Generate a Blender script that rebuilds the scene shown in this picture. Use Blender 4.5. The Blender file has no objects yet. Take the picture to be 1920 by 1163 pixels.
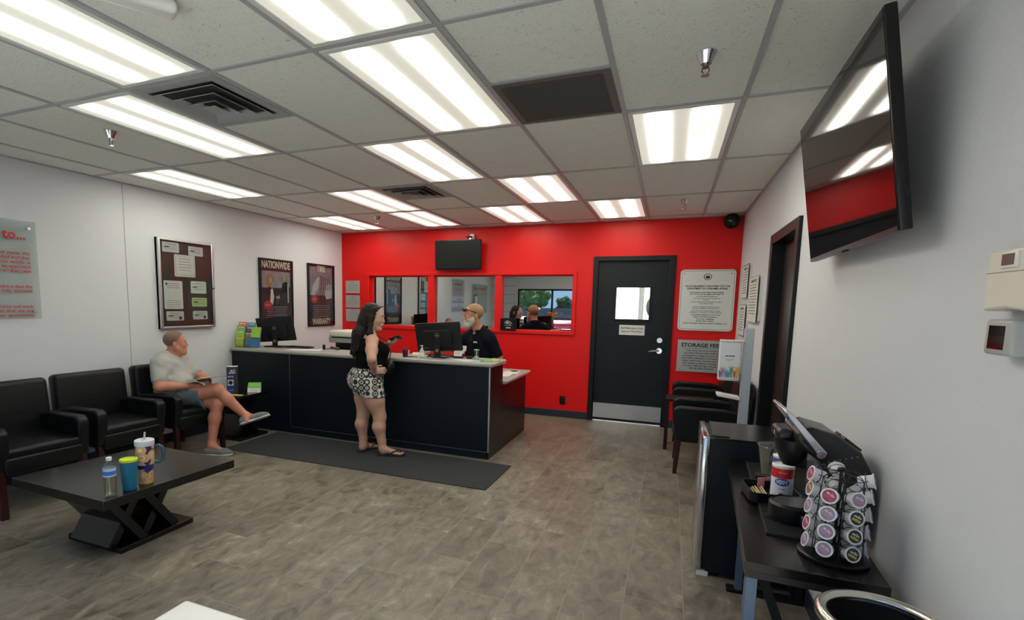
import bpy, bmesh, math, random
import numpy as np
from mathutils import Vector, Matrix
random.seed(7)
PI = math.pi
SC = bpy.context.scene
COL = SC.collection

# ------------------------------------------------------------------ camera
F_PX, YAW, PITCH, ROLL, PCX, PCY, CAMZ = 961.19, -.3903, -.1128, .0168, 858.45, 679.78, 1.54
def cam_axes():
    cy, sy, cp, sp = math.cos(YAW), math.sin(YAW), math.cos(PITCH), math.sin(PITCH)
    f = Vector((sy*cp, cy*cp, sp)); r0 = Vector((cy, -sy, 0)); u0 = r0.cross(f)
    r = r0*math.cos(ROLL)+u0*math.sin(ROLL); u = -r0*math.sin(ROLL)+u0*math.cos(ROLL)
    return r, u, f
_r, _u, _f = cam_axes()
cd = bpy.data.cameras.new('camera'); cam = bpy.data.objects.new('camera', cd); COL.objects.link(cam)
M = Matrix((( _r.x, _u.x, -_f.x, 0), (_r.y, _u.y, -_f.y, 0), (_r.z, _u.z, -_f.z, CAMZ), (0, 0, 0, 1)))
cam.matrix_world = M
cd.sensor_width = 36; cd.lens = F_PX/1920*36
cd.shift_x = (960-PCX)/1920; cd.shift_y = (PCY-581.5)/1920
cd.clip_start = .02; cd.clip_end = 400
SC.camera = cam

# ------------------------------------------------------------------ light and exposure
SC.view_settings.view_transform = 'Standard'; SC.view_settings.look = 'None'
SC.view_settings.gamma = 1; SC.view_settings.exposure = 0.97
SC.view_settings.use_curve_mapping = False
w = bpy.data.worlds.new('world'); SC.world = w; w.use_nodes = True
nt = w.node_tree; nt.nodes.clear()
tcw = nt.nodes.new('ShaderNodeTexCoord'); sxyz = nt.nodes.new('ShaderNodeSeparateXYZ'); cr = nt.nodes.new('ShaderNodeValToRGB')
cr.color_ramp.elements[0].position = 0.0; cr.color_ramp.elements[0].color = (.30, .52, .80, 1); cr.color_ramp.elements[1].position = .7; cr.color_ramp.elements[1].color = (.16, .36, .78, 1)
bg = nt.nodes.new('ShaderNodeBackground'); bg.inputs[1].default_value = 1.0
nt.links.new(tcw.outputs['Generated'], sxyz.inputs[0]); nt.links.new(sxyz.outputs[2], cr.inputs[0])
out = nt.nodes.new('ShaderNodeOutputWorld')
nt.links.new(cr.outputs[0], bg.inputs[0]); nt.links.new(bg.outputs[0], out.inputs[0])
sd = bpy.data.lights.new('sun', 'SUN'); sd.energy = 10.5; sd.angle = .01; sd.color = (1, .96, .9)
so = bpy.data.objects.new('sun', sd); COL.objects.link(so)
so.rotation_euler = (math.radians(40), 0, math.radians(-18)); so.location = (0, -3, 9)
def portal(x0, x1, z0, z1, y):
    ld = bpy.data.lights.new('window_daylight', 'AREA'); ld.shape = 'RECTANGLE'; ld.size = x1-x0; ld.size_y = z1-z0
    ld.cycles.is_portal = True
    o = bpy.data.objects.new('window_daylight', ld); COL.objects.link(o)
    o.location = ((x0+x1)/2, y, (z0+z1)/2); o.rotation_euler = (PI/2, 0, 0)
PANEL_EMIT = 3.7

# ------------------------------------------------------------------ helpers
class MB:
    def __init__(s): s.bm = bmesh.new()
    def box(s, x0, x1, y0, y1, z0, z1):
        v = [s.bm.verts.new(p) for p in ((x0,y0,z0),(x1,y0,z0),(x1,y1,z0),(x0,y1,z0),(x0,y0,z1),(x1,y0,z1),(x1,y1,z1),(x0,y1,z1))]
        for f in ((3,2,1,0),(4,5,6,7),(0,1,5,4),(1,2,6,5),(2,3,7,6),(3,0,4,7)): s.bm.faces.new([v[i] for i in f])
        return s
    def merge(s, bm2, mx=None):
        if mx is not None: bmesh.ops.transform(bm2, matrix=mx, verts=bm2.verts)
        me = bpy.data.meshes.new('t'); bm2.to_mesh(me); bm2.free(); s.bm.from_mesh(me); bpy.data.meshes.remove(me); return s
    def rbox(s, c, size, r=.02, seg=3, R=None):
        b = bmesh.new(); bmesh.ops.create_cube(b, size=1)
        bmesh.ops.scale(b, vec=size, verts=b.verts)
        r = min(r, min(size)*.49)
        bmesh.ops.bevel(b, geom=list(b.edges), offset=r, segments=seg, profile=.5, affect='EDGES')
        mx = Matrix.Translation(c) @ (R.to_4x4() if R is not None else Matrix.Identity(4))
        return s.merge(b, mx)
    def cyl(s, p0, p1, r0, r1=None, n=24, caps=True):
        p0, p1 = Vector(p0), Vector(p1); r1 = r0 if r1 is None else r1
        d = (p1-p0).normalized(); a = d.orthogonal().normalized(); b = d.cross(a)
        A = [s.bm.verts.new(p0+(a*math.cos(t)+b*math.sin(t))*r0) for t in (2*PI*i/n for i in range(n))]
        B = [s.bm.verts.new(p1+(a*math.cos(t)+b*math.sin(t))*r1) for t in (2*PI*i/n for i in range(n))]
        for i in range(n): s.bm.faces.new((A[i], A[(i+1)%n], B[(i+1)%n], B[i]))
        if caps: s.bm.faces.new(A[::-1]); s.bm.faces.new(B)
        return s
    def lathe(s, prof, n=32, c=(0,0,0), mx=None, sx=1, sy=1):
        rings = []; mx = mx or Matrix.Identity(4); c = Vector(c)
        for r, z in prof:
            if r < 1e-5: rings.append([s.bm.verts.new(mx @ (Vector((0,0,z))+c))])
            else: rings.append([s.bm.verts.new(mx @ (Vector((r*sx*math.cos(2*PI*i/n), r*sy*math.sin(2*PI*i/n), z))+c)) for i in range(n)])
        for a, b in zip(rings, rings[1:]):
            if len(a) == 1 and len(b) == 1: continue
            for i in range(n):
                j = (i+1) % n
                if len(a) == 1: s.bm.faces.new((a[0], b[j], b[i]))
                elif len(b) == 1: s.bm.faces.new((a[i], a[j], b[0]))
                else: s.bm.faces.new((a[i], a[j], b[j], b[i]))
        return s
    def tube(s, path, r, n=8, closed=False, caps=True):
        P = [Vector(p) for p in path]; m = len(P); rings = []; prev = None
        for k in range(m):
            if closed: t = (P[(k+1)%m]-P[k-1]).normalized()
            else: t = (P[min(k+1,m-1)]-P[max(k-1,0)]).normalized()
            a = t.orthogonal().normalized() if prev is None else (prev-t*prev.dot(t)).normalized()
            prev = a; b = t.cross(a); rr = r[k] if isinstance(r, (list, tuple)) else r
            rings.append([s.bm.verts.new(P[k]+(a*math.cos(q)+b*math.sin(q))*rr) for q in (2*PI*i/n for i in range(n))])
        for k in range(m if closed else m-1):
            A, B = rings[k], rings[(k+1)%m]
            off = 0
            if closed and k == m-1: off = min(range(n), key=lambda o: (A[0].co-B[o].co).length)
            for i in range(n): s.bm.faces.new((A[i], A[(i+1)%n], B[(i+1+off)%n], B[(i+off)%n]))
        if caps and not closed: s.bm.faces.new(rings[0][::-1]); s.bm.faces.new(rings[-1])
        return s
    def prism(s, pts, vec):
        vec = Vector(vec); A = [s.bm.verts.new(p) for p in pts]; B = [s.bm.verts.new(Vector(p)+vec) for p in pts]; n = len(A)
        s.bm.faces.new(A[::-1]); s.bm.faces.new(B)
        for i in range(n): s.bm.faces.new((A[i], A[(i+1)%n], B[(i+1)%n], B[i]))
        return s
    def beam(s, p0, p1, wd, th, up=(0,0,1)):
        p0, p1 = Vector(p0), Vector(p1); d = (p1-p0).normalized(); sd_ = d.cross(Vector(up)).normalized(); u2 = sd_.cross(d)
        q = [p0+sd_*a*wd/2+u2*b*th/2 for a, b in ((-1,-1),(1,-1),(1,1),(-1,1))]
        return s.prism(q, p1-p0)
    def ell(s, c, rad, R=None, n=20):
        b = bmesh.new(); bmesh.ops.create_uvsphere(b, u_segments=n, v_segments=max(8, n//2), radius=1)
        bmesh.ops.scale(b, vec=rad, verts=b.verts)
        return s.merge(b, Matrix.Translation(c) @ (R.to_4x4() if R is not None else Matrix.Identity(4)))
    def poly(s, pts):
        s.bm.faces.new([s.bm.verts.new(p) for p in pts]); return s
    def obj(s, name, mat, parent=None, loc=None, bevel=0, seg=2, ang=35, flat=False, rz=0):
        bmesh.ops.recalc_face_normals(s.bm, faces=s.bm.faces)
        me = bpy.data.meshes.new(name); s.bm.to_mesh(me); s.bm.free()
        me.materials.append(mat)
        if not flat:
            for p in me.polygons: p.use_smooth = True
            me.set_sharp_from_angle(angle=math.radians(ang))
        o = bpy.data.objects.new(name, me); COL.objects.link(o)
        if parent is not None: o.parent = parent
        if loc is not None: o.location = loc
        if rz: o.rotation_euler = (0, 0, rz)
        if bevel:
            m = o.modifiers.new('bevel', 'BEVEL'); m.width = bevel; m.segments = seg; m.limit_method = 'ANGLE'; m.angle_limit = math.radians(40); m.harden_normals = False
        return o
def tag(o, label, cat, group=None):
    o['label'] = label; o['category'] = cat
    if group: o['group'] = group
    return o
def thing(name, label, cat, loc=(0,0,0), rz=0, group=None, mx=None):
    o = bpy.data.objects.new(name, None); COL.objects.link(o); o.empty_display_size = .1
    if mx is not None: o.matrix_world = mx
    else: o.location = loc; o.rotation_euler = (0, 0, rz)
    return tag(o, label, cat, group)
def structure(o): o['kind'] = 'structure'; return o
def copy_tree(o, parent=None):
    c = o.copy(); COL.objects.link(c); c.parent = parent
    for ch in list(o.children): copy_tree(ch, c)
    return c
def frame(origin, side):
    r, u = {'left': ((0,1,0),(0,0,1)), 'far': ((1,0,0),(0,0,1)), 'right': ((0,-1,0),(0,0,1)), 'up': ((1,0,0),(0,1,0)), 'rear': ((-1,0,0),(0,0,1))}[side]
    r, u = Vector(r), Vector(u); n = r.cross(u); o = Vector(origin)
    return Matrix(((r.x,u.x,n.x,o.x),(r.y,u.y,n.y,o.y),(r.z,u.z,n.z,o.z),(0,0,0,1)))
def text_into(mb, s, x, y, size, z=.001, align='CENTER', bold=0, width=None, mx=None, ext=.0003, slab=False):
    cu = bpy.data.curves.new('t', 'FONT'); cu.body = s; cu.size = size; cu.align_x = align; cu.align_y = 'CENTER'
    cu.resolution_u = 1 if size < .03 else 3; cu.offset = bold; cu.extrude = ext
    ob = bpy.data.objects.new('t', cu); me = bpy.data.meshes.new_from_object(ob)
    xs = [v.co.x for v in me.vertices]
    if xs and width:
        wd = max(xs)-min(xs); k = width/wd
        for v in me.vertices: v.co.x *= k
    for v in me.vertices: v.co += Vector((x, y, z))
    if mx is not None: me.transform(mx)
    mb.bm.from_mesh(me); bpy.data.meshes.remove(me); bpy.data.objects.remove(ob); bpy.data.curves.remove(cu)
def rrect(w_, h_, r, x=0, y=0, z=0, n=5):
    pts = []
    for cx, cy, a0 in ((w_/2-r, h_/2-r, 0), (-w_/2+r, h_/2-r, 90), (-w_/2+r, -h_/2+r, 180), (w_/2-r, -h_/2+r, 270)):
        for i in range(n+1):
            a = math.radians(a0+90*i/n); pts.append((x+cx+r*math.cos(a), y+cy+r*math.sin(a), z))
    return pts
def rot(axis, deg): return Matrix.Rotation(math.radians(deg), 3, axis)

# ------------------------------------------------------------------ materials
_m = {}
def mat(name, col, rough=.5, metal=0, spec=.5, bump=0, bscale=60, var=0, vscale=8, coat=0, emit=None, estr=1, detail=4, stretch=None):
    if name in _m: return _m[name]
    m = bpy.data.materials.new(name); m.use_nodes = True; t = m.node_tree; b = t.nodes['Principled BSDF']
    b.inputs['Base Color'].default_value = (*col, 1); b.inputs['Roughness'].default_value = rough
    b.inputs['Metallic'].default_value = metal; b.inputs['Specular IOR Level'].default_value = spec
    b.inputs['Coat Weight'].default_value = coat
    if emit: b.inputs['Emission Color'].default_value = (*emit, 1); b.inputs['Emission Strength'].default_value = estr
    if bump or var:
        tc = t.nodes.new('ShaderNodeTexCoord'); src = tc.outputs['Object']
        if stretch:
            mp = t.nodes.new('ShaderNodeMapping'); mp.inputs['Scale'].default_value = stretch; t.links.new(src, mp.inputs[0]); src = mp.outputs[0]
    if bump:
        n = t.nodes.new('ShaderNodeTexNoise'); n.inputs['Scale'].default_value = bscale; n.inputs['Detail'].default_value = detail
        bp = t.nodes.new('ShaderNodeBump'); bp.inputs['Strength'].default_value = bump; bp.inputs['Distance'].default_value = .003
        t.links.new(src, n.inputs['Vector']); t.links.new(n.outputs[0], bp.inputs['Height']); t.links.new(bp.outputs[0], b.inputs['Normal'])
    if var:
        n = t.nodes.new('ShaderNodeTexNoise'); n.inputs['Scale'].default_value = vscale; n.inputs['Detail'].default_value = 5
        mx = t.nodes.new('ShaderNodeMix'); mx.data_type = 'RGBA'
        mx.inputs[6].default_value = (*[c*(1-var) for c in col], 1); mx.inputs[7].default_value = (*[min(1, c*(1+var)) for c in col], 1)
        t.links.new(src, n.inputs['Vector']); t.links.new(n.outputs[0], mx.inputs[0]); t.links.new(mx.outputs[2], b.inputs['Base Color'])
    _m[name] = m; return m
def node_mat(name, rough=.5, metal=0):
    m = bpy.data.materials.new(name); m.use_nodes = True; t = m.node_tree; b = t.nodes['Principled BSDF']
    b.inputs['Roughness'].default_value = rough; b.inputs['Metallic'].default_value = metal
    _m[name] = m
    return m, t, b
def ramp(t, stops, interp='LINEAR'):
    r = t.nodes.new('ShaderNodeValToRGB'); r.color_ramp.interpolation = interp
    e = r.color_ramp.elements
    while len(e) < len(stops): e.new(.5)
    for el, (p, c) in zip(e, stops): el.position = p; el.color = (*c, 1)
    return r

RED = mat('red_paint', (.74, .007, .007), .42, bump=.25, bscale=160, spec=.32)
GREYWALL = mat('grey_wall_paint', (.67, .69, .725), .62, bump=.5, bscale=110, spec=.3)
BLACKTRIM = mat('black_trim_paint', (.007, .008, .010), .38, spec=.3, bump=.1, bscale=90)
NAVYTRIM = mat('baseboard_vinyl', (.02, .026, .04), .4)
LEATHER = mat('black_leather', (.005, .006, .007), .34, bump=.3, bscale=260, spec=.3, var=.3, vscale=14)
CHERRY = mat('dark_cherry_wood', (.030, .004, .005), .35, var=.3, vscale=20, stretch=(4, 4, .6))
ESPRESSO = mat('espresso_laminate', (.007, .006, .006), .22, var=.25, vscale=12, stretch=(1, 8, 8), spec=.5)
LAMBLACK = mat('black_laminate', (.0035, .0075, .013), .42, spec=.28, bump=.1, bscale=400, var=.25, vscale=30)
COUNTERTOP = mat('grey_speckle_laminate', (.36, .345, .32), .28, var=.25, vscale=420)
ALU = mat('brushed_aluminium', (.62, .63, .64), .3, 1, bump=.08, bscale=300, stretch=(1, 1, .05))
CHROME = mat('chrome', (.75, .75, .76), .12, 1)
STEEL = mat('brushed_steel', (.72, .73, .75), .14, 1, bump=.05, bscale=200, stretch=(.05, 1, 1))
BLKPLA = mat('black_plastic', (.006, .006, .007), .32, spec=.35)
BLKMATTE = mat('matte_black_plastic', (.007, .008, .009), .5, spec=.3, bump=.2, bscale=500)
GLOSSBLK = mat('glossy_screen', (.004, .004, .005), .05, spec=.6)
WHITEPLA = mat('white_plastic', (.78, .78, .76), .35)
CREAMPLA = mat('cream_plastic', (.74, .71, .62), .4)
PAPER = mat('white_paper', (.72, .72, .69), .6, var=.04)
INK = mat('black_ink', (.02, .02, .025), .6)
GREYINK = mat('grey_ink', (.10, .10, .11), .6)
REDINK = mat('red_ink', (.55, .03, .04), .5)
SILVERSIGN = mat('silver_sign_plate', (.46, .47, .46), .38, .35, var=.1, vscale=3)
WHITESIGN = mat('white_sign_plate', (.74, .76, .74), .22, coat=.4)
GREENINK = mat('green_print', (.12, .45, .06), .5)
BLUEINK = mat('blue_print', (.02, .09, .42), .5)
CERTP = mat('certificate_card', (.66, .62, .63), .55, var=.05)
CREAMINK = mat('cream_lettering', (.82, .77, .62), .5)
NAVY = mat('navy_polo_fabric', (.006, .007, .013), .9, spec=.1, bump=.4, bscale=700)
def clear_mat(name, tint=(.9, .93, .92), gl=.1, rough=.03, ior=1.45):
    m, t, b = node_mat(name, rough); t.nodes.remove(b)
    tr = t.nodes.new('ShaderNodeBsdfTransparent'); tr.inputs[0].default_value = (*tint, 1)
    g = t.nodes.new('ShaderNodeBsdfGlossy'); g.inputs['Roughness'].default_value = rough
    fr = t.nodes.new('ShaderNodeFresnel'); fr.inputs[0].default_value = ior
    ad = t.nodes.new('ShaderNodeMath'); ad.operation = 'ADD'; ad.inputs[1].default_value = gl*.3; ad.use_clamp = True
    mx = t.nodes.new('ShaderNodeMixShader'); 
    gm = t.nodes.new('ShaderNodeNewGeometry'); io = t.nodes.new('ShaderNodeMapRange'); io.inputs[3].default_value = ior; io.inputs[4].default_value = 1/ior
    t.links.new(gm.outputs['Backfacing'], io.inputs[0]); t.links.new(io.outputs[0], fr.inputs[0]); t.links.new(fr.outputs[0], ad.inputs[0]); t.links.new(ad.outputs[0], mx.inputs[0])
    t.links.new(tr.outputs[0], mx.inputs[1]); t.links.new(g.outputs[0], mx.inputs[2])
    t.links.new(mx.outputs[0], t.nodes['Material Output'].inputs[0]); return m
GLASS = clear_mat('window_glass'); ACRYLIC = clear_mat('clear_acrylic', (.88, .91, .90), .03, ior=1.28)
PET = clear_mat('clear_bottle_plastic', (.93, .95, .93), .25)
MIRROR, t, b = node_mat('mirror_film_glass', .015, 1); b.inputs['Base Color'].default_value = (.60, .61, .59, 1)

# floor planks/tiles
FLOOR, t, b = node_mat('stone_look_floor_tile', .42)
tc = t.nodes.new('ShaderNodeTexCoord'); mp = t.nodes.new('ShaderNodeMapping')
mp.inputs['Rotation'].default_value = (0, 0, PI/2); mp.inputs['Location'].default_value = (.31, -.149+.2915*20, 0)
t.links.new(tc.outputs['Object'], mp.inputs[0])
br = t.nodes.new('ShaderNodeTexBrick'); br.offset = .5; br.inputs['Scale'].default_value = 1
br.inputs['Brick Width'].default_value = .61; br.inputs['Row Height'].default_value = .2915
br.inputs['Mortar Size'].default_value = .0026; br.inputs['Mortar Smooth'].default_value = .3; br.inputs['Bias'].default_value = 0
br.inputs['Color1'].default_value = (.17, .147, .118, 1); br.inputs['Color2'].default_value = (.23, .202, .166, 1); br.inputs['Mortar'].default_value = (.22, .205, .18, 1)
t.links.new(mp.outputs[0], br.inputs[0])
vs = t.nodes.new('ShaderNodeVectorMath'); vs.operation = 'MULTIPLY_ADD'; vs.inputs[1].default_value = (170, 230, 90); t.links.new(br.outputs[0], vs.inputs[0]); t.links.new(tc.outputs['Object'], vs.inputs[2])
m2 = t.nodes.new('ShaderNodeMapping'); m2.inputs['Scale'].default_value = (3.6, 1.9, 1); t.links.new(vs.outputs[0], m2.inputs[0])
nz = t.nodes.new('ShaderNodeTexNoise'); nz.inputs['Scale'].default_value = 2.9; nz.inputs['Detail'].default_value = 10; nz.inputs['Roughness'].default_value = .70; nz.inputs['Distortion'].default_value = .6
t.links.new(m2.outputs[0], nz.inputs['Vector'])
rp = ramp(t, [(.34, (.42, .42, .42)), (.47, (.80, .80, .80)), (.56, (1.0, 1.0, .98)), (.64, (1.3, 1.28, 1.22)), (.70, (2.0, 1.95, 1.85))])
t.links.new(nz.outputs[0], rp.inputs[0])
mx = t.nodes.new('ShaderNodeMix'); mx.data_type = 'RGBA'; mx.blend_type = 'MULTIPLY'; mx.inputs[0].default_value = 1
t.links.new(br.outputs[0], mx.inputs[6]); t.links.new(rp.outputs[0], mx.inputs[7])
mg = t.nodes.new('ShaderNodeMix'); mg.data_type = 'RGBA'; mg.inputs[7].default_value = (.235, .21, .17, 1); t.links.new(br.outputs[1], mg.inputs[0]); t.links.new(mx.outputs[2], mg.inputs[6]); t.links.new(mg.outputs[2], b.inputs['Base Color'])
bp = t.nodes.new('ShaderNodeBump'); bp.inputs['Strength'].default_value = .25; bp.inputs['Distance'].default_value = .002
t.links.new(nz.outputs[0], bp.inputs['Height']); t.links.new(bp.outputs[0], b.inputs['Normal'])
rr = ramp(t, [(.3, (.34, .34, .34)), (.7, (.55, .55, .55))]); t.links.new(nz.outputs[0], rr.inputs[0]); t.links.new(rr.outputs[0], b.inputs['Roughness'])
# ceiling tile
TILE, t, b = node_mat('fissured_ceiling_tile', .9)
tc = t.nodes.new('ShaderNodeTexCoord')
n1 = t.nodes.new('ShaderNodeTexNoise'); n1.inputs['Scale'].default_value = 55; n1.inputs['Detail'].default_value = 3; n1.inputs['Distortion'].default_value = 2.5
t.links.new(tc.outputs['Object'], n1.inputs['Vector'])
r1 = ramp(t, [(.30, (.52, .53, .52)), (.40, (.80, .82, .77)), (1, (.84, .86, .81))]); t.links.new(n1.outputs[0], r1.inputs[0]); t.links.new(r1.outputs[0], b.inputs['Base Color'])
bp = t.nodes.new('ShaderNodeBump'); bp.inputs['Strength'].default_value = .6; bp.inputs['Distance'].default_value = .004
t.links.new(r1.outputs[0], bp.inputs['Height']); t.links.new(bp.outputs[0], b.inputs['Normal'])
GRIDM = mat('grey_ceiling_grid_metal', (.42, .43, .45), .4)
FIXFR = mat('white_fixture_frame', (.7, .72, .7), .4)
# ceiling light diffuser: prismatic lens lit by two tubes
DIFF, t, b = node_mat('prismatic_light_diffuser', .35)
b.inputs['Base Color'].default_value = (.6, .6, .55, 1)
tc = t.nodes.new('ShaderNodeTexCoord'); sp = t.nodes.new('ShaderNodeSeparateXYZ'); t.links.new(tc.outputs['Object'], sp.inputs[0])
def mth(op, a, bb=None, c=None):
    n = t.nodes.new('ShaderNodeMath'); n.operation = op
    for i, v in enumerate((a, bb, c)):
        if v is None: continue
        if isinstance(v, (int, float)): n.inputs[i].default_value = v
        else: t.links.new(v, n.inputs[i])
    return n.outputs[0]
ax = mth('ABSOLUTE', sp.outputs[0]); d1 = mth('SUBTRACT', ax, .125); d2 = mth('MULTIPLY', d1, d1); g1 = mth('EXPONENT', mth('MULTIPLY', d2, -620.0))
ay = mth('ABSOLUTE', sp.outputs[1]); en = mth('SMOOTH_MIN', 1.0, mth('MAXIMUM', mth('MULTIPLY', mth('SUBTRACT', .575, ay), 9.0), 0.0), .3)
g2 = mth('MULTIPLY', g1, en)
wv = mth('MULTIPLY_ADD', mth('SINE', mth('MULTIPLY', sp.outputs[0], 700.0)), .03, 1.0)
st = mth('MULTIPLY', mth('MULTIPLY_ADD', g2, 2.75, .07), mth('MULTIPLY', wv, PANEL_EMIT))
b.inputs['Emission Color'].default_value = (1, .97, .83, 1); t.links.new(st, b.inputs['Emission Strength'])
# entrance mat carpet
MATC = mat('charcoal_ribbed_carpet', (.030, .033, .038), .95, bump=.8, bscale=500, var=.35, vscale=90)
# skins, cloth
SKINM = mat('tan_skin', (.50, .24, .15), .5, var=.08, vscale=15)
SKINR = mat('ruddy_skin', (.52, .215, .14), .5, var=.14, vscale=14)
SKINW = mat('fair_skin', (.50, .29, .21), .5, var=.06, vscale=12)
HAIRD = mat('dark_brown_hair', (.010, .005, .004), .5, spec=.25, bump=.9, bscale=90, stretch=(3, 3, .25))
HAIRG = mat('short_grey_brown_hair', (.19, .115, .085), .7, bump=.6, bscale=400)
HAIRS = mat('cropped_sandy_hair', (.33, .19, .10), .7, bump=.6, bscale=400)
BEARD = mat('white_beard_hair', (.50, .46, .42), .8, bump=.9, bscale=350)
TEE = mat('light_grey_tshirt', (.40, .40, .385), .9, bump=.3, bscale=12, var=.06)
SHORTS = mat('slate_blue_shorts', (.105, .14, .17), .85, bump=.3, bscale=14)
TANK = mat('black_tank_top', (.004, .004, .004), .9, spec=.1, bump=.3, bscale=30)
SHOEG = mat('grey_knit_shoe', (.16, .17, .17), .9, bump=.6, bscale=600)
SOLE = mat('pale_shoe_sole', (.5, .5, .5), .6)
RUBBER = mat('dark_rubber', (.02, .017, .017), .7)
LIPM = mat('lips', (.36, .10, .09), .4); EYEW = mat('eye_white', (.55, .52, .5), .2); IRISM = mat('iris', (.03, .02, .015), .2)
BROW = mat('eyebrow_hair', (.05, .03, .02), .8)
PATT, t, b = node_mat('black_white_link_print', .85)
tc = t.nodes.new('ShaderNodeTexCoord'); vo = t.nodes.new('ShaderNodeTexVoronoi'); vo.inputs['Scale'].default_value = 17; vo.inputs['Randomness'].default_value = .12
t.links.new(tc.outputs['Object'], vo.inputs['Vector'])
rp = ramp(t, [(0, (.55, .53, .5)), (.10, (.02, .02, .02)), (.24, (.6, .58, .55)), (.36, (.015, .015, .015)), (.56, (.62, .6, .56))], 'CONSTANT')
t.links.new(vo.outputs['Distance'], rp.inputs[0]); t.links.new(rp.outputs[0], b.inputs['Base Color'])

# ------------------------------------------------------------------ room shell
XL, XR, YF, YB, ZC = -4.96, .745, 7.06, -.40, 2.647
def wall_holes(name, axis, a0, a1, c, thick, holes, m, z1=ZC+.1, ab=None):
    """axis 'x': wall along x at y in [c, c+thick]; axis 'y': along y at x in [c, c+thick]."""
    mb = MB(); xs = sorted({a0, a1, *[h[0] for h in holes], *[h[1] for h in holes]}); zs = sorted({0, z1, *[h[2] for h in holes], *[h[3] for h in holes]})
    for i in range(len(xs)-1):
        for j in range(len(zs)-1):
            mx_, mz = (xs[i]+xs[i+1])/2, (zs[j]+zs[j+1])/2
            if any(h[0] < mx_ < h[1] and h[2] < mz < h[3] for h in holes): continue
            if axis == 'x': mb.box(xs[i], xs[i+1], c, c+thick, zs[j], zs[j+1])
            else: mb.box(c, c+thick, xs[i], xs[i+1], zs[j], zs[j+1])
    bmesh.ops.remove_doubles(mb.bm, verts=mb.bm.verts, dist=1e-5)
    seen = {}
    for f in list(mb.bm.faces):
        k = tuple(sorted(v.index for v in f.verts))
        k = tuple(sorted((round(v.co.x, 4), round(v.co.y, 4), round(v.co.z, 4)) for v in f.verts)); seen.setdefault(k, []).append(f)
    bmesh.ops.delete(mb.bm, geom=[f for fs in seen.values() if len(fs) > 1 for f in fs], context='FACES')
    return structure(mb.obj(name, m, flat=True))
structure(MB().box(XL-.2, XR+.2, YB-.15, YF+.2, -.12, 0).obj('floor', FLOOR, flat=True))
wall_holes('wall_left', 'y', YB-.15, YF+.15, XL-.15, .15, [], GREYWALL)
WIN = (-4.44, -1.235, 1.19, 1.965)      # interior window opening
DOOR = (-.925, -.03, 0, 2.145)
wall_holes('wall_far', 'x', XL, XR, YF, .15, [WIN, DOOR], RED)
RD = (3.985, 4.875, 0, 2.085)
wall_holes('wall_right', 'y', YB-.15, YF+.15, XR, .15, [RD], GREYWALL)
W1 = (-4.17, -2.05, .12, 2.02); W2 = (-.42, .60, .12, 2.02); RDO = (-1.75, -.75, 0, 2.12)
wall_holes('wall_rear', 'x', XL, XR, YB-.15, .15, [W1, W2, RDO], GREYWALL)
gr = MB()
for k in range(9): gr.box(XL+.002, -4.22, YB-.001, YB+.003, .35+k*.25, .358+k*.25)
gr = structure(gr.obj('trim_7', GREYINK, flat=True))
# ceiling with grid
ceil = structure(MB().box(XL-.15, XR+.15, YB-.15, YF+.15, ZC+.006, ZC+.1).obj('ceiling', TILE, flat=True))
GX0, GY0, GPX, GPY = -2.1417, .7587, .6096, 1.2177
gb = MB()
for i in range(-4, 5): x = GX0+i*GPX; gb.box(x-.012, x+.012, YB, YF, ZC-.002, ZC+.008)
for j in range(0, 6): y = GY0+j*GPY; gb.box(XL, XR, y-.012, y+.012, ZC-.0015, ZC+.008)
for i, j in ((2, 1), (-1, 1), (-1, 3)): y = GY0+(j+.5)*GPY; gb.box(GX0+i*GPX, GX0+(i+1)*GPX, y-.012, y+.012, ZC-.0015, ZC+.008)
gb.box(XL, XL+.02, YB, YF, ZC-.002, ZC+.008).box(XR-.02, XR, YB, YF, ZC-.002, ZC+.008).box(XL, XR, YF-.02, YF, ZC-.002, ZC+.008).box(XL, XR, YB, YB+.02, ZC-.002, ZC+.008)
gb.obj('ceiling_grid', GRIDM, ceil, flat=True)
# baseboards
def bb(n, x0, x1, y0, y1): structure(MB().box(x0, x1, y0, y1, 0, .1).obj(n, NAVYTRIM, bevel=.004))
bb('baseboard_far', XL, -.985, YF-.012, YF); bb('baseboard_far', .035, XR-.012, YF-.012, YF)
bb('baseboard_left', XL, XL+.012, YB, YF); bb('baseboard_right', XR-.012, XR, 4.94, YF-.012); bb('baseboard_right', XR-.012, XR, YB, 3.92)
structure(MB().box(XL, XL+.002, 3.466, 3.474, .1, ZC).obj('trim_1', mat('wall_seam', (.40, .405, .415), .6), flat=True))

# interior window in the red wall: mirror film panes
X0, X1, Z0, Z1 = WIN
wf = structure(MB().obj('window_1', RED)) if False else None
mb = MB()
mb.box(X0-.05, X1+.045, YF-.022, YF, Z1-.002, Z1+.045).box(X0-.05, X1+.045, YF-.022, YF, Z0-.045, Z0+.002)
mb.box(X0-.05, X0+.002, YF-.022, YF, Z0, Z1).box(X1-.002, X1+.045, YF-.022, YF, Z0, Z1)
structure(mb.obj('trim_2', RED, bevel=.004))
mb = MB().box(X0, X0+.04, YF+.04, YF+.1, Z0, Z1).box(X1-.02, X1, YF+.04, YF+.1, Z0, Z1).box(X0, X1, YF+.04, YF+.1, Z1-.02, Z1).box(X0, X1, YF+.04, YF+.1, Z0, Z0+.01)
structure(mb.obj('trim_3', RED, bevel=.003))
for k, (a, c) in enumerate(((X0+.04, -3.41), (-3.315, -2.345), (-2.25, X1-.02))):
    wn = structure(MB().box(a, c, YF+.06, YF+.066, Z0+.01, Z1-.02).obj('window_%d' % (k+1), MIRROR, flat=True))
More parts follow.
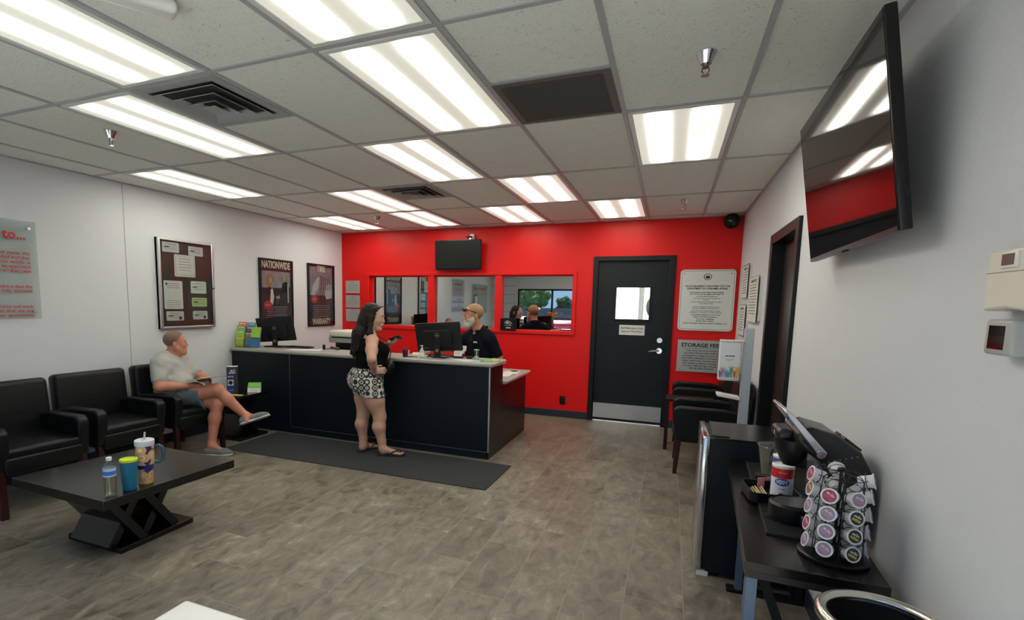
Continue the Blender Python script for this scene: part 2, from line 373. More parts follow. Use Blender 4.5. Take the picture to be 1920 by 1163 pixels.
for x in ((-3.41, -3.315), (-2.345, -2.25)):
    structure(MB().box(x[0], x[1], YF-.012, YF+.1, Z0, Z1).obj('trim_4', RED, bevel=.003))
# staff door
x0, x1, _, z1 = DOOR
fr = MB().box(x0-.052, x0+.012, YF-.03, YF+.12, 0, z1+.05).box(x1-.012, x1+.056, YF-.03, YF+.12, 0, z1+.05).box(x0, x1, YF-.03, YF+.12, z1-.012, z1+.05)
structure(fr.obj('trim_5', BLACKTRIM, bevel=.006))
DP = mat('charcoal_door_paint', (.008, .012, .015), .42, bump=.2, bscale=60, var=.15, spec=.3)
gx0, gx1, gz0, gz1 = -.676, -.262, 1.372, 1.782
door = wall_holes('door_1', 'x', x0+.003, x1-.003, YF+.02, .045, [(gx0, gx1, gz0, gz1)], DP, z1=z1-.016)
door.location = (0, 0, .012)
mb = MB()
for a in ((gx0-.022, gx0, gz0-.022, gz1+.022), (gx1, gx1+.022, gz0-.022, gz1+.022), (gx0, gx1, gz1, gz1+.022), (gx0, gx1, gz0-.022, gz0)): mb.box(a[0], a[1], YF+.01, YF+.075, a[2], a[3])
mb.obj('glazing_bead', BLACKTRIM, door, bevel=.003)
MB().box(gx0, gx1, YF+.04, YF+.046, gz0, gz1).obj('pane', GLASS, door, flat=True)
MB().box(-.905, -.045, YF+.015, YF+.02, .035, .235).obj('kick_plate', STEEL, door, flat=True)
sg = MB().box(-.617, -.30, YF+.014, YF+.02, 1.165, 1.295).obj('notice', PAPER, door, bevel=.001)
mb = MB(); fm = frame((-.4585, YF+.014, 1.23), 'far')
text_into(mb, 'Staff Members Only', 0, .026, .032, bold=.0006, width=.285, mx=fm); text_into(mb, 'Beyond This Point', 0, -.018, .032, bold=.0006, width=.255, mx=fm)
mb.obj('lettering', GREYINK, sg, flat=True)
mb = MB().cyl((-.112, YF+.02, .975), (-.112, YF+.008, .975), .036).cyl((-.112, YF+.01, .975), (-.112, YF-.035, .975), .011)
mb.tube([(-.112, YF-.035, .975), (-.15, YF-.04, .976), (-.2, YF-.036, .972), (-.235, YF-.03, .962)], [.011, .011, .010, .008], n=10)
mb.obj('lever_handle', CHROME, door)
MB().cyl((-.112, YF+.02, 1.11), (-.112, YF+.004, 1.11), .033).cyl((-.112, YF+.004, 1.11), (-.112, YF-.006, 1.11), .02).obj('deadbolt', CHROME, door)
MB().box(-.105, -.098, YF-.012, YF-.002, .17, .24).cyl((-.06, YF+.01, .06), (-.06, YF-.03, .06), .01).obj('door_stop', CHROME, door) if False else None
# right doorway
y0, y1, _, z1 = RD
fr = MB().box(XR-.025, XR+.12, y0-.06, y0+.02, 0, z1+.055).box(XR-.025, XR+.12, y1-.02, y1+.055, 0, z1+.055).box(XR-.025, XR+.12, y0, y1, z1-.02, z1+.055)
structure(fr.obj('trim_6', BLACKTRIM, bevel=.005))
BRD = mat('dark_brown_door', (.022, .012, .009), .45, var=.2, vscale=3, stretch=(1, 6, .5))
d2 = structure(MB().box(XR+.07, XR+.11, y0+.022, y1-.022, .01, z1-.022).obj('door_2', BRD, bevel=.003))
MB().cyl((XR+.07, y0+.09, 1.0), (XR+.03, y0+.09, 1.0), .012).ell((XR+.025, y0+.09, 1.0), (.02, .028, .028)).obj('door_handle', CHROME, d2)
# rear storefront
def storefront(n, W, mull, kind='window'):
    a, c, z0, z1 = W; mb = MB(); f = .05
    mb.box(a, c, YB-.1, YB-.04, z1-f, z1).box(a, c, YB-.1, YB-.04, z0, z0+f).box(a, a+f, YB-.1, YB-.04, z0, z1).box(c-f, c, YB-.1, YB-.04, z0, z1)
    for q in mull: mb.box(q-f/2, q+f/2, YB-.1, YB-.04, z0, z1)
    o = structure(mb.obj(n, BLACKTRIM, flat=True))
    MB().box(a+f, c-f, YB-.073, YB-.067, z0+f, z1-f).obj('pane', GLASS, o, flat=True)
    portal(a, c, z0, z1, YB-.16)
    return o
storefront('window_4', W1, [-3.16]); storefront('window_5', W2, [])
rd = storefront('door_3', RDO, [])
MB().box(-1.68, -1.64, YB-.02, YB+.02, .8, 1.3).box(-1.68, -1.64, YB-.06, YB+.0, .82, .86).box(-1.68, -1.64, YB-.06, YB+.0, 1.24, 1.28).obj('door_handle', ALU, rd)

# ------------------------------------------------------------------ ceiling fixtures
def grid_rect(i, j): return GX0+(i+.5)*GPX, GY0+(j+.5)*GPY
LIGHTS = [(-1, 0, 'large ceiling light panel cut by the top left corner of the photo'),
          (1, 0, 'ceiling light panel cut by the top edge of the photo'),
          (-2, 1, 'ceiling light panel beside the near square diffuser vent'),
          (1, 1, 'large whole ceiling light panel beside the dark return grille'),
          (-4, 2, 'ceiling light panel closest to the notice board wall'),
          (0, 2, 'ceiling light panel between the large middle panel and the far square vent'),
          (3, 2, 'ceiling light panel nearest the wall with the large television'),
          (-2, 3, 'ceiling light panel just left of the far square vent'),
          (1, 3, 'ceiling light panel in the middle of the four seen above the door side'),
          (-4, 4, 'ceiling light panel in the far left corner above the two posters'),
          (-2, 4, 'far ceiling light panel left of the small wall television'),
          (0, 4, 'far ceiling light panel right of the small wall television'),
          (2, 4, 'far ceiling light panel nearest the charcoal staff door')]
mb = MB()
for a in ((-.29, -.262, -.59, .59), (.262, .29, -.59, .59), (-.262, .262, -.59, -.562), (-.262, .262, .562, .59)): mb.box(a[0], a[1], a[2], a[3], -.004, .006)
lt = thing('ceiling_light', '', 'ceiling light')
mb.obj('frame', FIXFR, lt, bevel=.002)
MB().box(-.264, .264, -.564, .564, .0, .005).obj('diffuser', DIFF, lt, flat=True)
for k, (i, j, lb) in enumerate(LIGHTS):
    o = lt if k == 0 else copy_tree(lt)
    x, y = grid_rect(i, j); o.location = (x, y, ZC); tag(o, lb, 'ceiling light', 'fluorescent ceiling light panels')
def air_vent(x, y, lb):
    t_ = thing('air_vent', lb, 'air vent', (x, y, ZC), 0, 'square ceiling diffuser vents')
    MB().box(-.29, .29, -.29, .29, .0, .004).obj('backing', mat('vent_depth_shade', (.03, .03, .03), .8), t_, flat=True)  # dark plate stands in for the shaded depth behind the louvres
    mb = MB()
    for a in ((-.292, -.235, -.292, .292), (.235, .292, -.292, .292), (-.235, .235, -.292, -.235), (-.235, .235, .235, .292)): mb.box(a[0], a[1], a[2], a[3], -.006, -.0)
    mb.obj('frame', mat('vent_grey', (.36, .37, .37), .5), t_, bevel=.002)
    for h, zt, zb in ((.225, -.002, -.018), (.16, -.006, -.028), (.095, -.010, -.036)):
        mb = MB(); w2 = h-.035
        for q in range(4):
            R = Matrix.Rotation(PI/2*q, 4, 'Z')
            mb.poly([R @ Vector(p) for p in ((-w2, -w2, zt), (w2, -w2, zt), (h, -h, zb), (-h, -h, zb))])
            mb.poly([R @ Vector(p) for p in ((-w2, -w2, zt+.003), (w2, -w2, zt+.003), (h, -h, zb+.003), (-h, -h, zb+.003))])
            mb.poly([R @ Vector(p) for p in ((-h, -h, zb), (h, -h, zb), (h, -h, zb+.003), (-h, -h, zb+.003))])
        mb.obj('louvre', _m['vent_grey'], t_, flat=True)
    MB().box(-.05, .05, -.05, .05, -.04, -.036).obj('centre_plate', _m['vent_grey'], t_)
    MB().cyl((-.12, .10, -.001), (-.12, .10, .003), .10).obj('damper', BLKPLA, t_)
air_vent(GX0-.5*GPX, GY0+1.25*GPY, 'square grey diffuser vent near the large left light panels')
air_vent(GX0-.5*GPX, GY0+3.25*GPY, 'small looking square diffuser vent nearest the red wall')
t_ = thing('return_grille', 'dark flat perforated return air grille in the ceiling', 'air vent', (GX0+2.5*GPX, GY0+1.75*GPY, ZC))
mb = MB()
for a in ((-.292, -.255, -.292, .292), (.255, .292, -.292, .292), (-.255, .255, -.292, -.26), (-.255, .255, .26, .292)): mb.box(a[0], a[1], a[2], a[3], -.005, .0)
mb.obj('frame', mat('grille_frame', (.11, .115, .11), .5), t_)
PERF, t, b = node_mat('dusty_perforated_grille', .8)
tc = t.nodes.new('ShaderNodeTexCoord'); vo = t.nodes.new('ShaderNodeTexVoronoi'); vo.inputs['Scale'].default_value = 90; vo.inputs['Randomness'].default_value = 0
t.links.new(tc.outputs['Object'], vo.inputs['Vector']); rp = ramp(t, [(.25, (.012, .012, .012)), (.4, (.085, .09, .08))]); t.links.new(vo.outputs['Distance'], rp.inputs[0]); t.links.new(rp.outputs[0], b.inputs['Base Color'])
MB().box(-.256, .256, -.262, .262, -.002, .002).obj('perforated_panel', PERF, t_, flat=True)
def sprinkler(x, y, lb, s=1):
    t_ = thing('fire_sprinkler', lb, 'sprinkler', (x, y, ZC), 0, 'chrome fire sprinklers')
    MB().lathe([(.001, .006), (.042, .006), (.043, 0), (.028, -.03), (.022, -.045), (.018, -.045), (.001, -.045)], 28).obj('escutcheon', CHROME, t_)
    MB().cyl((0, 0, -.045), (0, 0, -.06), .013).tube([(-.012, 0, -.058), (-.015, 0, -.072), (-.004, 0, -.09)], .003).tube([(.012, 0, -.058), (.015, 0, -.072), (.004, 0, -.09)], .003).obj('body', mat('sprinkler_brass', (.35, .3, .22), .3, 1), t_)
    MB().cyl((0, 0, -.09), (0, 0, -.093), .018, n=16).obj('deflector', CHROME, t_)
sprinkler(.079, 2.603, 'chrome fire sprinkler nearest the large television, biggest looking of four')
sprinkler(.066, 5.903, 'chrome fire sprinkler near the red wall above the staff door side')
sprinkler(-3.527, 2.409, 'chrome fire sprinkler left, below the long light by the near vent')
sprinkler(-3.571, 5.86, 'small chrome fire sprinkler by the far left light panel')
o = MB().rbox((0, 0, -.02), (.09, .26, .05), .02, 4).obj('motion_sensor', WHITEPLA, loc=(-1.87, 1.40, ZC), rz=-.55)
tag(o, 'white rounded sensor housing on the ceiling at the top edge', 'sensor')

# ------------------------------------------------------------------ wall mounted things
# large television
TVN = Vector((-math.cos(.019), math.sin(.019), 0)); tl = .146
a = Vector((math.sin(.019), math.cos(.019), 0)); up = Vector((0, 0, 1))*math.cos(tl)+TVN*math.sin(tl); rgt = -a; nn = rgt.cross(up)
c = Vector((.591, 2.588, 2.118))
tv = thing('television', 'large black flat television tilted out from the right grey wall', 'television', mx=Matrix(((rgt.x, up.x, nn.x, c.x), (rgt.y, up.y, nn.y, c.y), (rgt.z, up.z, nn.z, c.z), (0, 0, 0, 1))))
MB().rbox((0, 0, -.019), (1.196, .672, .034), .006, 2).obj('cabinet', BLKPLA, tv)
MB().box(-.588, .588, -.318, .328, -.0025, -.0005).obj('screen', GLOSSBLK, tv, flat=True)
MB().rbox((0, -.05, -.05), (.8, .42, .04), .015, 2).obj('rear_cover', BLKMATTE, tv)
MB().box(-.586, .586, -.334, -.320, -.001, .001).obj('lower_trim', mat('dark_metal_trim', (.06, .06, .065), .3, .7), tv, flat=True)
MB().box(-.03, .03, -.342, -.335, -.012, -.002).obj('sensor_window', GLOSSBLK, tv)
MB().box(-.25, .25, -.03, .08, -.095, -.07).box(-.2, -.16, -.15, .18, -.078, -.068).box(.16, .2, -.15, .18, -.078, -.068).obj('wall_bracket', BLKMATTE, tv)
MB().tube([(-.46, -.10, -.06), (-.56, -.06, -.10), (-.66, -.05, -.13), (-.70, -.085, -.14), (-.68, -.15, -.13), (-.6, -.24, -.11), (-.52, -.28, -.07)], .006).obj('power_cable', BLKPLA, tv)
# small television
t_ = thing('television', 'small black wall television above the red window frame', 'television', mx=frame((-2.885, 6.93, 2.247), 'far') @ Matrix.Rotation(math.radians(4), 4, 'X'))
MB().rbox((0, 0, -.02), (.715, .425, .04), .006, 2).obj('cabinet', BLKPLA, t_)
MB().box(-.345, .345, -.192, .2, -.002, .0008).obj('screen', mat('dark_screen', (.006, .007, .006), .25), t_, flat=True)
MB().box(-.1, .1, -.08, .08, -.125, -.035).obj('wall_bracket', BLKMATTE, t_)
t_ = thing('webcam', 'small black camera with chrome clip above the small television', 'camera', (-2.70, 6.95, 2.485))
MB().box(-.03, .03, .055, .11, -.02, .06).obj('mounting_block', WHITEPLA, t_, bevel=.004)
MB().rbox((-.015, .0, .012), (.085, .05, .028), .012, 3).obj('body', BLKPLA, t_)
MB().box(-.012, .012, -.005, .06, -.022, -.006).obj('clip', CHROME, t_)
t_ = thing('ceiling_speaker', 'round black speaker camera in the top right corner of the red wall', 'speaker', (.605, 6.93, 2.565))
MB().cyl((0, .13, 0), (0, .02, 0), .06, n=24).obj('mount', BLKMATTE, t_)
MB().lathe([(.001, -.02), (.05, -.018), (.08, .0), (.088, .03), (.07, .06), (.001, .065)], 28, mx=Matrix.Rotation(PI/2+.25, 4, 'X') @ Matrix.Rotation(PI, 4, 'X')).obj('housing', BLKMATTE, t_)
MB().lathe([(.001, -.022), (.045, -.021), (.048, -.019)], 24, mx=Matrix.Rotation(PI/2+.25, 4, 'X') @ Matrix.Rotation(PI, 4, 'X')).obj('lens', GLOSSBLK, t_)

def plate(mb, w_, h_, th, r=.0): 
    return mb.prism(rrect(w_, h_, r, z=0), (0, 0, th)) if r else mb.box(-w_/2, w_/2, -h_/2, h_/2, 0, th)
def filler(mb, n, x, y, dy, wd, size, z=.001, align='CENTER', words=None):
    W = words or ['for', 'all', 'work', 'service', 'repairs', 'and', 'vehicle', 'the', 'customer', 'written', 'estimate', 'before', 'parts', 'of', 'with', 'your']
    for k in range(n):
        s = ' '.join(random.choice(W) for _ in range(7)); text_into(mb, s, x, y-k*dy, size, z=z, align=align, width=wd*(.82+.18*random.random()))
# notice board with certificates on the left wall
nb = thing('notice_board', 'silver framed notice board of certificates on the left grey wall', 'notice board', mx=frame((XL, 4.125, 1.705), 'left'))
BW, BH = .69, .95
mb = MB().box(-BW/2, BW/2, -BH/2, BH/2, 0, .03)
mb.obj('backing_board', mat('dark_brown_pinboard', (.045, .03, .027), .5, var=.3, vscale=3), nb, flat=True)
mb = MB().box(-BW/2, -BW/2+.025, -BH/2, BH/2, 0, .055).box(BW/2-.025, BW/2, -BH/2, BH/2, 0, .055).box(-BW/2+.025, BW/2-.025, BH/2-.025, BH/2, 0, .055).box(-BW/2+.025, BW/2-.025, -BH/2, -BH/2+.025, 0, .055)
mb.obj('frame', ALU, nb, bevel=.006)
MB().box(-BW/2+.02, BW/2-.02, -BH/2+.02, BH/2-.02, .045, .048).obj('glass_door', ACRYLIC, nb, flat=True)
MB().cyl((BW/2-.02, -.03, .05), (BW/2-.02, -.03, .065), .01).obj('lock', CHROME, nb)
PALEGREEN = mat('pale_green_card', (.50, .62, .30), .55)
CERTS = [(-.185, .385, .20, .105, 'certificate', CERTP, 'small pale licence card in the top left of the notice board'),
         (.125, .37, .19, .10, 'certificate', CERTP, 'small pale licence card in the top right of the notice board'),
         (-.02, .20, .26, .235, 'certificate', PAPER, 'bordered white certificate upper middle of the notice board'),
         (-.175, -.115, .225, .30, 'certificate', PAPER, 'tall white document on the left of the notice board'),
         (.145, -.025, .205, .135, 'certificate', PAPER, 'white certificate at the right above the green card'),
         (.15, -.19, .20, .10, 'certificate', PALEGREEN, 'pale green card inside the notice board'),
         (-.165, -.34, .21, .10, 'certificate', CERTP, 'bottom left photo licence card in the notice board'),
         (.155, -.335, .195, .095, 'certificate', CERTP, 'bottom right photo licence card in the notice board')]
for k, (cx, cy, cw, ch, nm, mt, lb) in enumerate(CERTS):
    c_ = thing(nm, lb, 'certificate', mx=nb.matrix_world @ Matrix.Translation((cx, cy, .031)), group='certificates in the notice board')
    MB().prism(rrect(cw, ch, .012), (0, 0, .002)).obj('card', mt, c_, flat=True)
    mb = MB()
    if k == 2:
        filler(mb, 5, 0, .075, .03, .17, .014, z=.0025); mb2 = MB()
        for a in ((-.115, .115, .1, .102), (-.115, .115, -.102, -.1), (-.115, -.113, -.102, .102), (.113, .115, -.102, .102)): mb.box(a[0], a[1], a[2], a[3], .0022, .003)
    elif k == 3: filler(mb, 3, 0, .12, .022, .15, .013, z=.0025); filler(mb, 4, 0, -.06, .022, .18, .012, z=.0025); mb.cyl((-.08, .115, .002), (-.08, .115, .003), .012, n=12)
    else:
        filler(mb, 3, 0, ch*.3, ch*.22, cw*.7, .011, z=.0025); mb.box(-cw*.4, -cw*.1, -.004, .006, .0022, .003)
        if k > 5: mb.box(cw*.22, cw*.38, -ch*.4, -ch*.08, .0022, .003)
    mb.obj('print', INK, c_, flat=True)
# posters
def poster(lb, y, z, w_, h_, kind):
    P_ = thing('framed_poster', lb, 'poster', mx=frame((XL, y, z), 'left'), group='framed posters on the left wall')
    mb = MB()
    for a in ((-w_/2, -w_/2+.02, -h_/2, h_/2), (w_/2-.02, w_/2, -h_/2, h_/2), (-w_/2+.02, w_/2-.02, h_/2-.02, h_/2), (-w_/2+.02, w_/2-.02, -h_/2, -h_/2+.02)): mb.box(a[0], a[1], a[2], a[3], 0, .03)
    mb.obj('frame', BLKPLA, P_, bevel=.003)
    pr = MB().box(-w_/2+.018, w_/2-.018, -h_/2+.018, h_/2-.018, 0, .012).obj('print', mat('dark_plum_poster_print', (.055, .030, .045), .3, var=.5, vscale=4), P_, flat=True)
    MB().box(-w_/2+.018, w_/2-.018, -h_/2+.018, h_/2-.018, .0215, .0235).obj('glazing', ACRYLIC, P_, flat=True)
    ph = MB()
    if kind == 0:
        ph.poly([(-.27, .10, .0125), (.27, .10, .0125), (.27, .32, .0125), (-.27, .32, .0125)])
        ph.obj('photo_background', mat('poster_photo_lilac', (.34, .29, .33), .4, var=.6, vscale=7), pr, flat=True)
        # woman with light hair and jacket
        h = MB(); h.prism([(x*.9-.11, y_*.9+.19, .013) for x, y_ in ((-.07, -.12), (-.09, .0), (-.06, .07), (0, .10), (.055, .07), (.06, .0), (.03, -.03), (-.01, -.12))], (0, 0, .0005)); h.obj('woman_hair_print', mat('poster_hair', (.42, .20, .08), .5), pr, flat=True)
        h = MB(); h.prism([(-.11+.03*math.cos(q), .20+.045*math.sin(q), .0137) for q in (2*PI*i/14 for i in range(14))], (0, 0, .0005)); h.prism([(.155+.028*math.cos(q), .235+.045*math.sin(q), .0137) for q in (2*PI*i/14 for i in range(14))], (0, 0, .0005)); h.prism([(-.02, -.02, .0145), (.05, .0, .0145), (.06, -.04, .0145), (.0, -.05, .0145)], (0, 0, .0004)); h.obj('faces_print', mat('poster_skin', (.55, .33, .26), .5), pr, flat=True)
        h = MB(); h.prism([(-.24, -.12, .0132), (-.22, .05, .0132), (-.15, .11, .0132), (-.06, .09, .0132), (.0, -.02, .0132), (-.02, -.14, .0132)], (0, 0, .0005)); h.prism([(.02, -.14, .0132), (.08, .04, .0132), (.12, .17, .0132), (.2, .19, .0132), (.27, .1, .0132), (.27, -.14, .0132)], (0, 0, .0005)); h.obj('jackets_print', mat('poster_dark_jacket', (.02, .018, .028), .5), pr, flat=True)
        h = MB(); h.prism([(-.13, -.12, .0139), (-.11, .08, .0139), (-.075, .09, .0139), (-.05, -.02, .0139), (-.08, -.13, .0139)], (0, 0, .0004)); h.box(.215, .235, -.1, .16, .0139, .0142); h.obj('shirt_print', PAPER, pr, flat=True)
        lx, ly = -.17, -.13
    else:
        ph.poly([(-.27, .0, .0125), (.27, .0, .0125), (.27, .42, .0125), (-.27, .42, .0125)])
        ph.obj('photo_background', mat('poster_photo_grey', (.30, .23, .28), .4, var=.6, vscale=6), pr, flat=True)
        h = MB(); h.prism([(-.25, .0, .013), (-.2, .14, .013), (-.1, .25, .013), (-.04, .28, .013), (-.06, .12, .013), (-.16, .0, .013)], (0, 0, .0005)); h.prism([(.08, .02, .013), (.12, .15, .013), (.2, .18, .013), (.26, .16, .013), (.26, -.04, .013), (.12, -.06, .013)], (0, 0, .0005)); h.obj('glove_print', mat('poster_glove', (.5, .5, .55), .6), pr, flat=True)
        h = MB(); 
        for q in range(5): h.tube([(-.03+q*.05, .30-q*.01, .0128), (.01+q*.05, .2, .0128), (.0+q*.055, .08, .0128)], .006, n=6)
        h.obj('wheel_print', mat('poster_wheel', (.05, .035, .05), .5), pr, flat=True)
        lx, ly = -.17, -.06
    lg = MB().prism([(lx+.075*math.cos(q), ly+.062*math.sin(q), .0145) for q in (2*PI*i/8+PI/8 for i in range(8))], (0, 0, .001)).obj('round_emblem', REDINK, pr, flat=True)
    h = MB().prism([(lx+.055*math.cos(q), ly-.012+.028*math.sin(q), .0158) for q in (PI*i/10 for i in range(11))], (0, 0, .0004)); h.obj('emblem_arch', mat('poster_orange', (.6, .2, .1), .5), pr, flat=True)
    mb = MB()
    if kind == 0: text_into(mb, 'NATIONWIDE', 0, .40, .13, z=.014, bold=.004, width=.54)
    else: text_into(mb, 'TIRE', 0, .395, .13, z=.014, bold=.005, width=.20)
    text_into(mb, 'WARRANTY', 0, -.40, .125, z=.014, bold=.004, width=.44)
    mb.obj('title_lettering', CREAMINK, pr, flat=True)
    mb = MB(); filler(mb, 7, 0, -.155, .028, .42, .02, z=.014, words=['warranty', 'nationwide', 'on', 'parts', 'and', 'labor', 'coverage', 'for', 'miles', 'months'])
    mb.obj('small_print', CERTP, pr, flat=True)
poster('framed poster titled NATIONWIDE with two people, left of the two', 5.535, 1.62, .635, .96, 0)
poster('framed poster titled TIRE WARRANTY nearest the red wall', 6.50, 1.642, .64, .93, 1)
# clear acrylic signs with red text
def acrylic_sign(lb, yc, w_, h_, zc, title, body, extra=None):
    s_ = thing('acrylic_sign', lb, 'sign', mx=frame((XL+.02, yc, zc), 'left'), group='clear acrylic wall signs')
    MB().box(-w_/2, w_/2, -h_/2, h_/2, 0, .006).obj('clear_panel', ACRYLIC, s_, flat=True)
    mb = MB()
    for sx in (-1, 1):
        for sy in (-1, 1): MB().cyl((sx*(w_/2-.05), sy*(h_/2-.06), -.02), (sx*(w_/2-.05), sy*(h_/2-.06), .012), .012, n=16).obj('standoff', CHROME, s_)
    mb = MB()
    text_into(mb, title, .02 if not extra else 0, h_/2-.12, .105, z=.007, bold=.003, width=w_*.76)
    y = h_/2-.22
    for hd, ls in body:
        text_into(mb, hd, w_/2-.36, y, .05, z=.007, align='RIGHT', bold=.001); y -= .045
        for l in ls: text_into(mb, l, 0, y, .034, z=.007, width=w_*.86, bold=.0006); y -= .036
        y -= .045
    mb.obj('lettering', REDINK, s_, flat=True)
    return s_
acrylic_sign('clear acrylic sign ending in e to... cut by the left edge', 2.29, .80, .80, 1.76, 'Welcome to...',
    [('Honest!', ['explain your options before work starts. We', 'inspect what services are needed and that', 'we always provide you with a', 'written detailed estimate and an approved', 'invoice price']),
     ('Professional', ['have expert knowledgeable advice that fits', 'trained technicians are here to help, designed']),
     ('Helpful', ['listen to all of your vehicle concerns and needs', 'maintenance and all services that we are', 'happy to answer all your questions'])])
s2 = acrylic_sign('clear acrylic sign with phone drawing, seen only in the mirrored window', .72, 1.25, .80, 1.70, 'text or call', [('now', ['on your phone'])], extra=1)
MB().prism(rrect(.24, .46, .03, .3, -.12, .007), (0, 0, .001)).obj('phone_print', GREYINK, s2, flat=True)
MB().prism(rrect(.20, .38, .01, .3, -.12, .0082), (0, 0, .001)).obj('phone_screen_print', PAPER, s2, flat=True)
# far wall signs
s_ = thing('registration_sign', 'white rounded sign about consumer affairs registration, right of the staff door', 'sign', mx=frame((.395, YF-.012, 1.64), 'far'))
MB().prism(rrect(.615, .75, .045), (0, 0, .008)).obj('plate', WHITESIGN, s_, bevel=.001)
mb = MB(); g = mat('dark_green_border', (.03, .12, .07), .5)
o1 = rrect(.585, .72, .035, z=.0085); i1 = rrect(.577, .712, .032, z=.0085)
for k in range(len(o1)): kk = (k+1) % len(o1); mb.poly([o1[k], o1[kk], i1[kk], i1[k]])
mb.obj('border', g, s_, flat=True)
mb = MB()
mb.lathe([(.046, 0), (.046, .001), (.038, .001), (.038, 0)], 24, c=(.0, .285, .0085), sy=.85); mb.ell((0, .278, .0085), (.026, .014, .001)); mb.tube([(-.02, .29, .009), (0, .30, .009), (.022, .288, .009)], .004, n=6)
for x in (-.26, .26): mb.cyl((x, .325, .008), (x, .325, .011), .006, n=10)
L = [('THIS ESTABLISHMENT IS REGISTERED WITH THE', .172, .026, .50, .0008), ('DEPARTMENT OF CONSUMER AFFAIRS', .142, .030, .45, .001),
     ('IN ACCORDANCE WITH THE AUTOMOTIVE REPAIR', .095, .02, .38, .0006), ('ACT OF 1971, A CUSTOMER IS ENTITLED TO:', .073, .02, .38, .0006),
     ('1. A WRITTEN ESTIMATE FOR REPAIR WORK', .046, .015, .24, .0003), ('2. A DETAILED INVOICE OF WORK DONE AND PARTS', .022, .015, .30, .0003), ('SUPPLIED.', .004, .015, .07, .0003),
     ('3. RETURN OF REPLACED PARTS, IF REQUESTED AT THE TIME A', -.022, .015, .34, .0003), ('WORK ORDER IS PLACED.', -.042, .015, .16, .0003),
     ('QUESTIONS CONCERNING THE ABOVE SHOULD BE', -.082, .015, .30, .0004), ('DIRECTED TO THE MANAGER OF THIS REPAIR FACILITY.', -.102, .015, .30, .0004),
     ('UNRESOLVED QUESTIONS REGARDING SERVICE WORK MAY', -.132, .015, .33, .0004), ('BE SUBMITTED TO THE BUREAU OF AUTOMOTIVE REPAIR.', -.152, .015, .36, .0004),
     ('FOR FURTHER INFORMATION CONTACT THE', -.180, .018, .32, .0006), ('BUREAU OF AUTOMOTIVE REPAIR AT', -.206, .018, .27, .0006), ('TOLL FREE', -.232, .018, .2, .0006), ('MONDAY THROUGH FRIDAY', -.256, .018, .2, .0006),
     ('OR VISIT THE BUREAU\'S WEB SITE AT WWW.AUTOREPAIR.CA.GOV', -.285, .018, .50, .0006)]
for s, y, sz, wd, bo in L: text_into(mb, s, .0, y, sz, z=.0085, bold=bo, width=wd)
mb.obj('lettering', INK, s_, flat=True)
s_ = thing('storage_fee_sign', 'rectangular silver STORAGE FEE sign below the rounded white sign', 'sign', mx=frame((.395, YF-.010, .945), 'far'))
MB().box(-.29, .29, -.20, .20, 0, .006).obj('plate', SILVERSIGN, s_, bevel=.001)
for x in (-.25, .25):
    for y in (-.17, .17): MB().cyl((x, y, .006), (x, y, .010), .007, n=12).obj('screw', CHROME, s_)
mb = MB(); text_into(mb, 'STORAGE FEES', -.02, .135, .064, z=.0065, bold=.0022, width=.46); mb.box(-.245, .265, .096, .099, .0062, .0068)
for k, s in enumerate(['Any vehicle left on the property', 'more than 48 hours after notification', 'of completion of repairs or more than 48', 'hours after notification of recommended', 'repairs, without the customer authorizing', 'said repairs, is subject to storage fees', 'at a rate of $50 per day, commencing', 'after this 48 hour period.']):
    text_into(mb, s, .0, .07-k*.032, .026, z=.0065, bold=.0007, width=[.36, .42, .46, .46, .46, .44, .42, .28][k])
mb.obj('lettering', INK, s_, flat=True)
for z, lb in ((1.79, 'top silver plaque of three stacked on the red wall corner'), (1.558, 'middle silver plaque of three stacked on the red wall corner'), (1.338, 'bottom silver plaque of three stacked on the red wall corner')):
    s_ = thing('wall_plaque', lb, 'plaque', mx=frame((-4.748, YF-.010, z), 'far'), group='silver plaques left of the window')
    MB().box(-.132, .132, -.10, .10, 0, .006).obj('plate', SILVERSIGN, s_, bevel=.001)
    mb = MB(); text_into(mb, 'NOTICE', 0, .07, .018, z=.0065, bold=.0005); filler(mb, 6, 0, .045, .02, .20, .010, z=.0065); mb.obj('lettering', GREYINK, s_, flat=True)
# right wall documents
for y, z, w_, h_, lb in ((6.28, 1.83, .46, .36, 'framed document highest on the right wall near the red corner'), (5.62, 1.63, .62, .44, 'largest framed document beside the dark doorway'), (6.32, 1.42, .52, .34, 'framed document directly below the highest one, near the red corner')):
    s_ = thing('wall_document', lb, 'document', mx=frame((XR-.02, y, z), 'right'), group='documents on the right wall')
    MB().box(-w_/2, w_/2, -h_/2, h_/2, .0, .012).obj('acrylic_holder', ACRYLIC, s_, flat=True)
    MB().box(-w_/2+.015, w_/2-.015, -h_/2+.012, h_/2-.012, .013, .014).obj('sheet', PAPER, s_, flat=True)
    MB().box(-w_/2+.02, w_/2-.02, -h_/2+.02, h_/2-.02, -.02, 0).obj('backing', WHITEPLA, s_, flat=True)
    mb = MB(); text_into(mb, 'REPAIR NOTICE', 0, h_/2-.045, .035, z=.0145, bold=.001, width=w_*.55); filler(mb, int(h_/.03)-3, 0, h_/2-.08, .027, w_*.75, .015, z=.0145); mb.obj('lettering', GREYINK, s_, flat=True)
# outlet
s_ = thing('wall_outlet', 'small black power outlet low on the red wall', 'outlet', mx=frame((-1.32, YF-.006, .242), 'far'))
MB().rbox((0, 0, .003), (.075, .115, .006), .003, 2).obj('cover_plate', BLKPLA, s_)
for y in (-.02, .02): MB().rbox((0, y, .007), (.032, .026, .003), .001, 1).obj('socket', BLKMATTE, s_)
